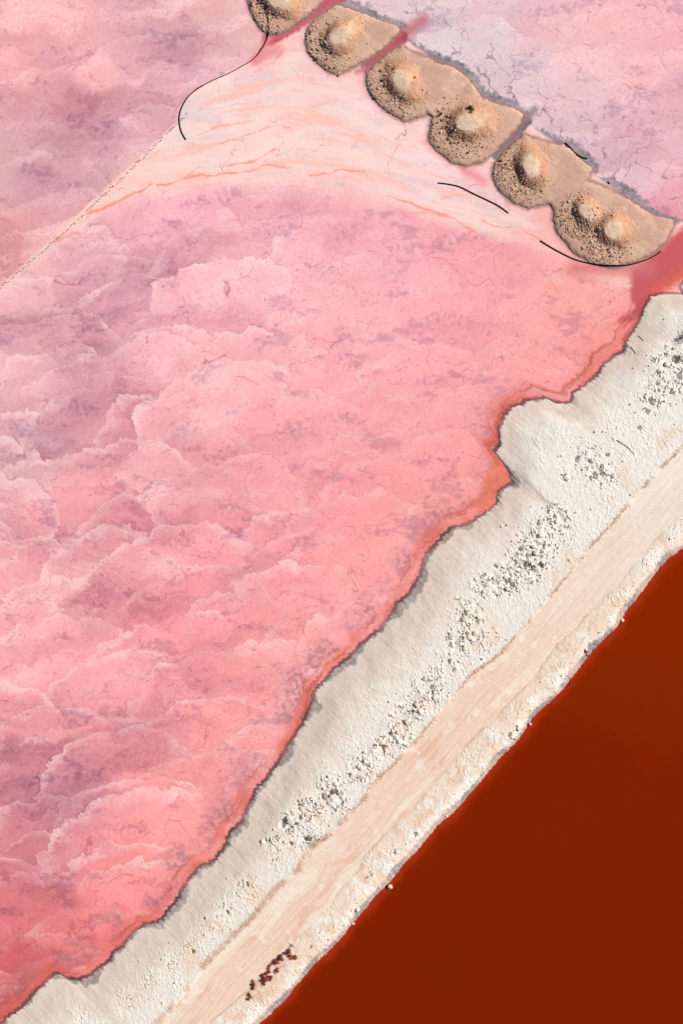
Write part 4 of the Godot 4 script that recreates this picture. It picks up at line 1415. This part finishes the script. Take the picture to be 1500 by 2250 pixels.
func build_plants() -> void:
	var rust := mat(0.66, 0.36, 0.29)
	var rust2 := mat(0.56, 0.32, 0.25)
	var ochre := mat(0.72, 0.43, 0.23)
	var green := mat(0.20, 0.21, 0.12)
	var grey := mat(0.36, 0.35, 0.33)
	var bark := mat(0.23, 0.16, 0.12)
	for m in [rust, rust2, ochre, green, grey]:
		m.backlight_enabled = true
		m.backlight = Color(0.08, 0.06, 0.04)
	var g := "rust red shrubs along the track's edge"
	var spots := [
		[634, 2088, 0.42, rust2, "round brown-red shrub directly above the long rusty patch"],
		[643, 2097, 0.4, ochre, "ochre and rust shrub, uppermost of the rusty row"],
		[649, 2099, 0.26, rust, "small rust shrub right beside the ochre one"],
		[616, 2099, 0.42, rust2, "dark brown shrub in a gap between the ochre shrub and the thick patch"],
		[605, 2110, 0.4, rust, "rust shrub at the upper end of the thick patch"],
		[592, 2119, 0.28, rust, "small rust shrub just below the upper end of the thick patch"],
		[609, 2127, 0.34, rust, "rust shrub set apart on the white side of the thick patch"],
		[588, 2130, 0.36, rust, "rust shrub on the track side in the middle of the thick patch"],
		[578, 2141, 0.5, rust, "largest rust shrub, in the middle of the thick patch"],
		[593, 2140, 0.28, rust2, "small dark shrub right of the largest rust shrub"],
		[584, 2151, 0.28, rust, "small rust shrub below the largest one"],
		[595, 2147, 0.24, rust, "tiny rust shrub on the thick patch's white side"],
		[580, 2157, 0.22, rust2, "tiny brown shrub at the lower right of the thick patch"],
		[558, 2158, 0.44, rust2, "dark rust shrub at the lower end of the row"],
		[547, 2184, 0.36, rust2, "brown shrub alone below the rusty row"],
	]
	var k := 0
	for q in spots:
		shrub(q[0], q[1], q[2], q[3], bark, 0.75, q[4], g, 300 + k)
		k += 1
	for q in [[640, 2073, 0.34, grey, "thin grey-brown shrub at the top of the rusty row"], [684, 2076, 0.24, rust, "tiny reddish shrub on white salt right of the rusty row"], [815, 1915, 0.3, rust, "low reddish plant on the bank above the rounded block"], [806, 1924, 0.26, rust, "small reddish plant at the lower left of the other above the rounded block"]]:
		shrub(q[0], q[1], q[2], q[3], bark, 0.4, q[4], "", 340 + k, 130, 0.08)
		k += 1
	shrub(1032, 247, 0.42, green, bark, 0.8, "dark green bush on top of a mound's heap", "", 361, 700, 0.09)
	shrub(1496, 742, 0.75, grey, bark, 0.7, "wiry dark grey bush on the bank at the photo's right edge", "", 362, 420, 0.05)
	shrub(1487, 790, 0.5, grey, bark, 0.5, "low grey bush below the wiry one near the right edge", "", 363, 260, 0.06)
	# driftwood and twigs
	var dark := mat(0.16, 0.12, 0.10)
	var sticks := [
		[[962,258, 970,250], 0.10, "short dark log at the upper left foot of the bushy heap", "log"],
		[[1352,968, 1362,976, 1374,983, 1388,999], 0.035, "long thin curved twig on the white bank near the photo's right", "twig"],
		[[1400,738, 1408,746, 1411,750], 0.03, "dark twig on the beige bank, upper of two near the corner of the shore", "twig"],
		[[1384,763, 1390,772, 1394,779], 0.03, "dark twig on the beige bank, lower of two near the corner of the shore", "twig"],
		[[994,1315, 1010,1316], 0.025, "straight thin stick lying level on the smooth beige bank", "stick"],
		[[1251,1488, 1250,1506], 0.025, "thin pale stick standing out from the grey red-lake shore", "stick"],
	]
	for q in sticks:
		var pts := PackedVector3Array()
		for i in range(0, q[0].size(), 2):
			pts.append(ground_point(q[0][i], q[0][i + 1], maxf(land_h(q[0][i], q[0][i + 1]), 0.0) + q[1]))
		tag(put(q[3], tube(pts, q[1], 6), dark), q[2], q[3])
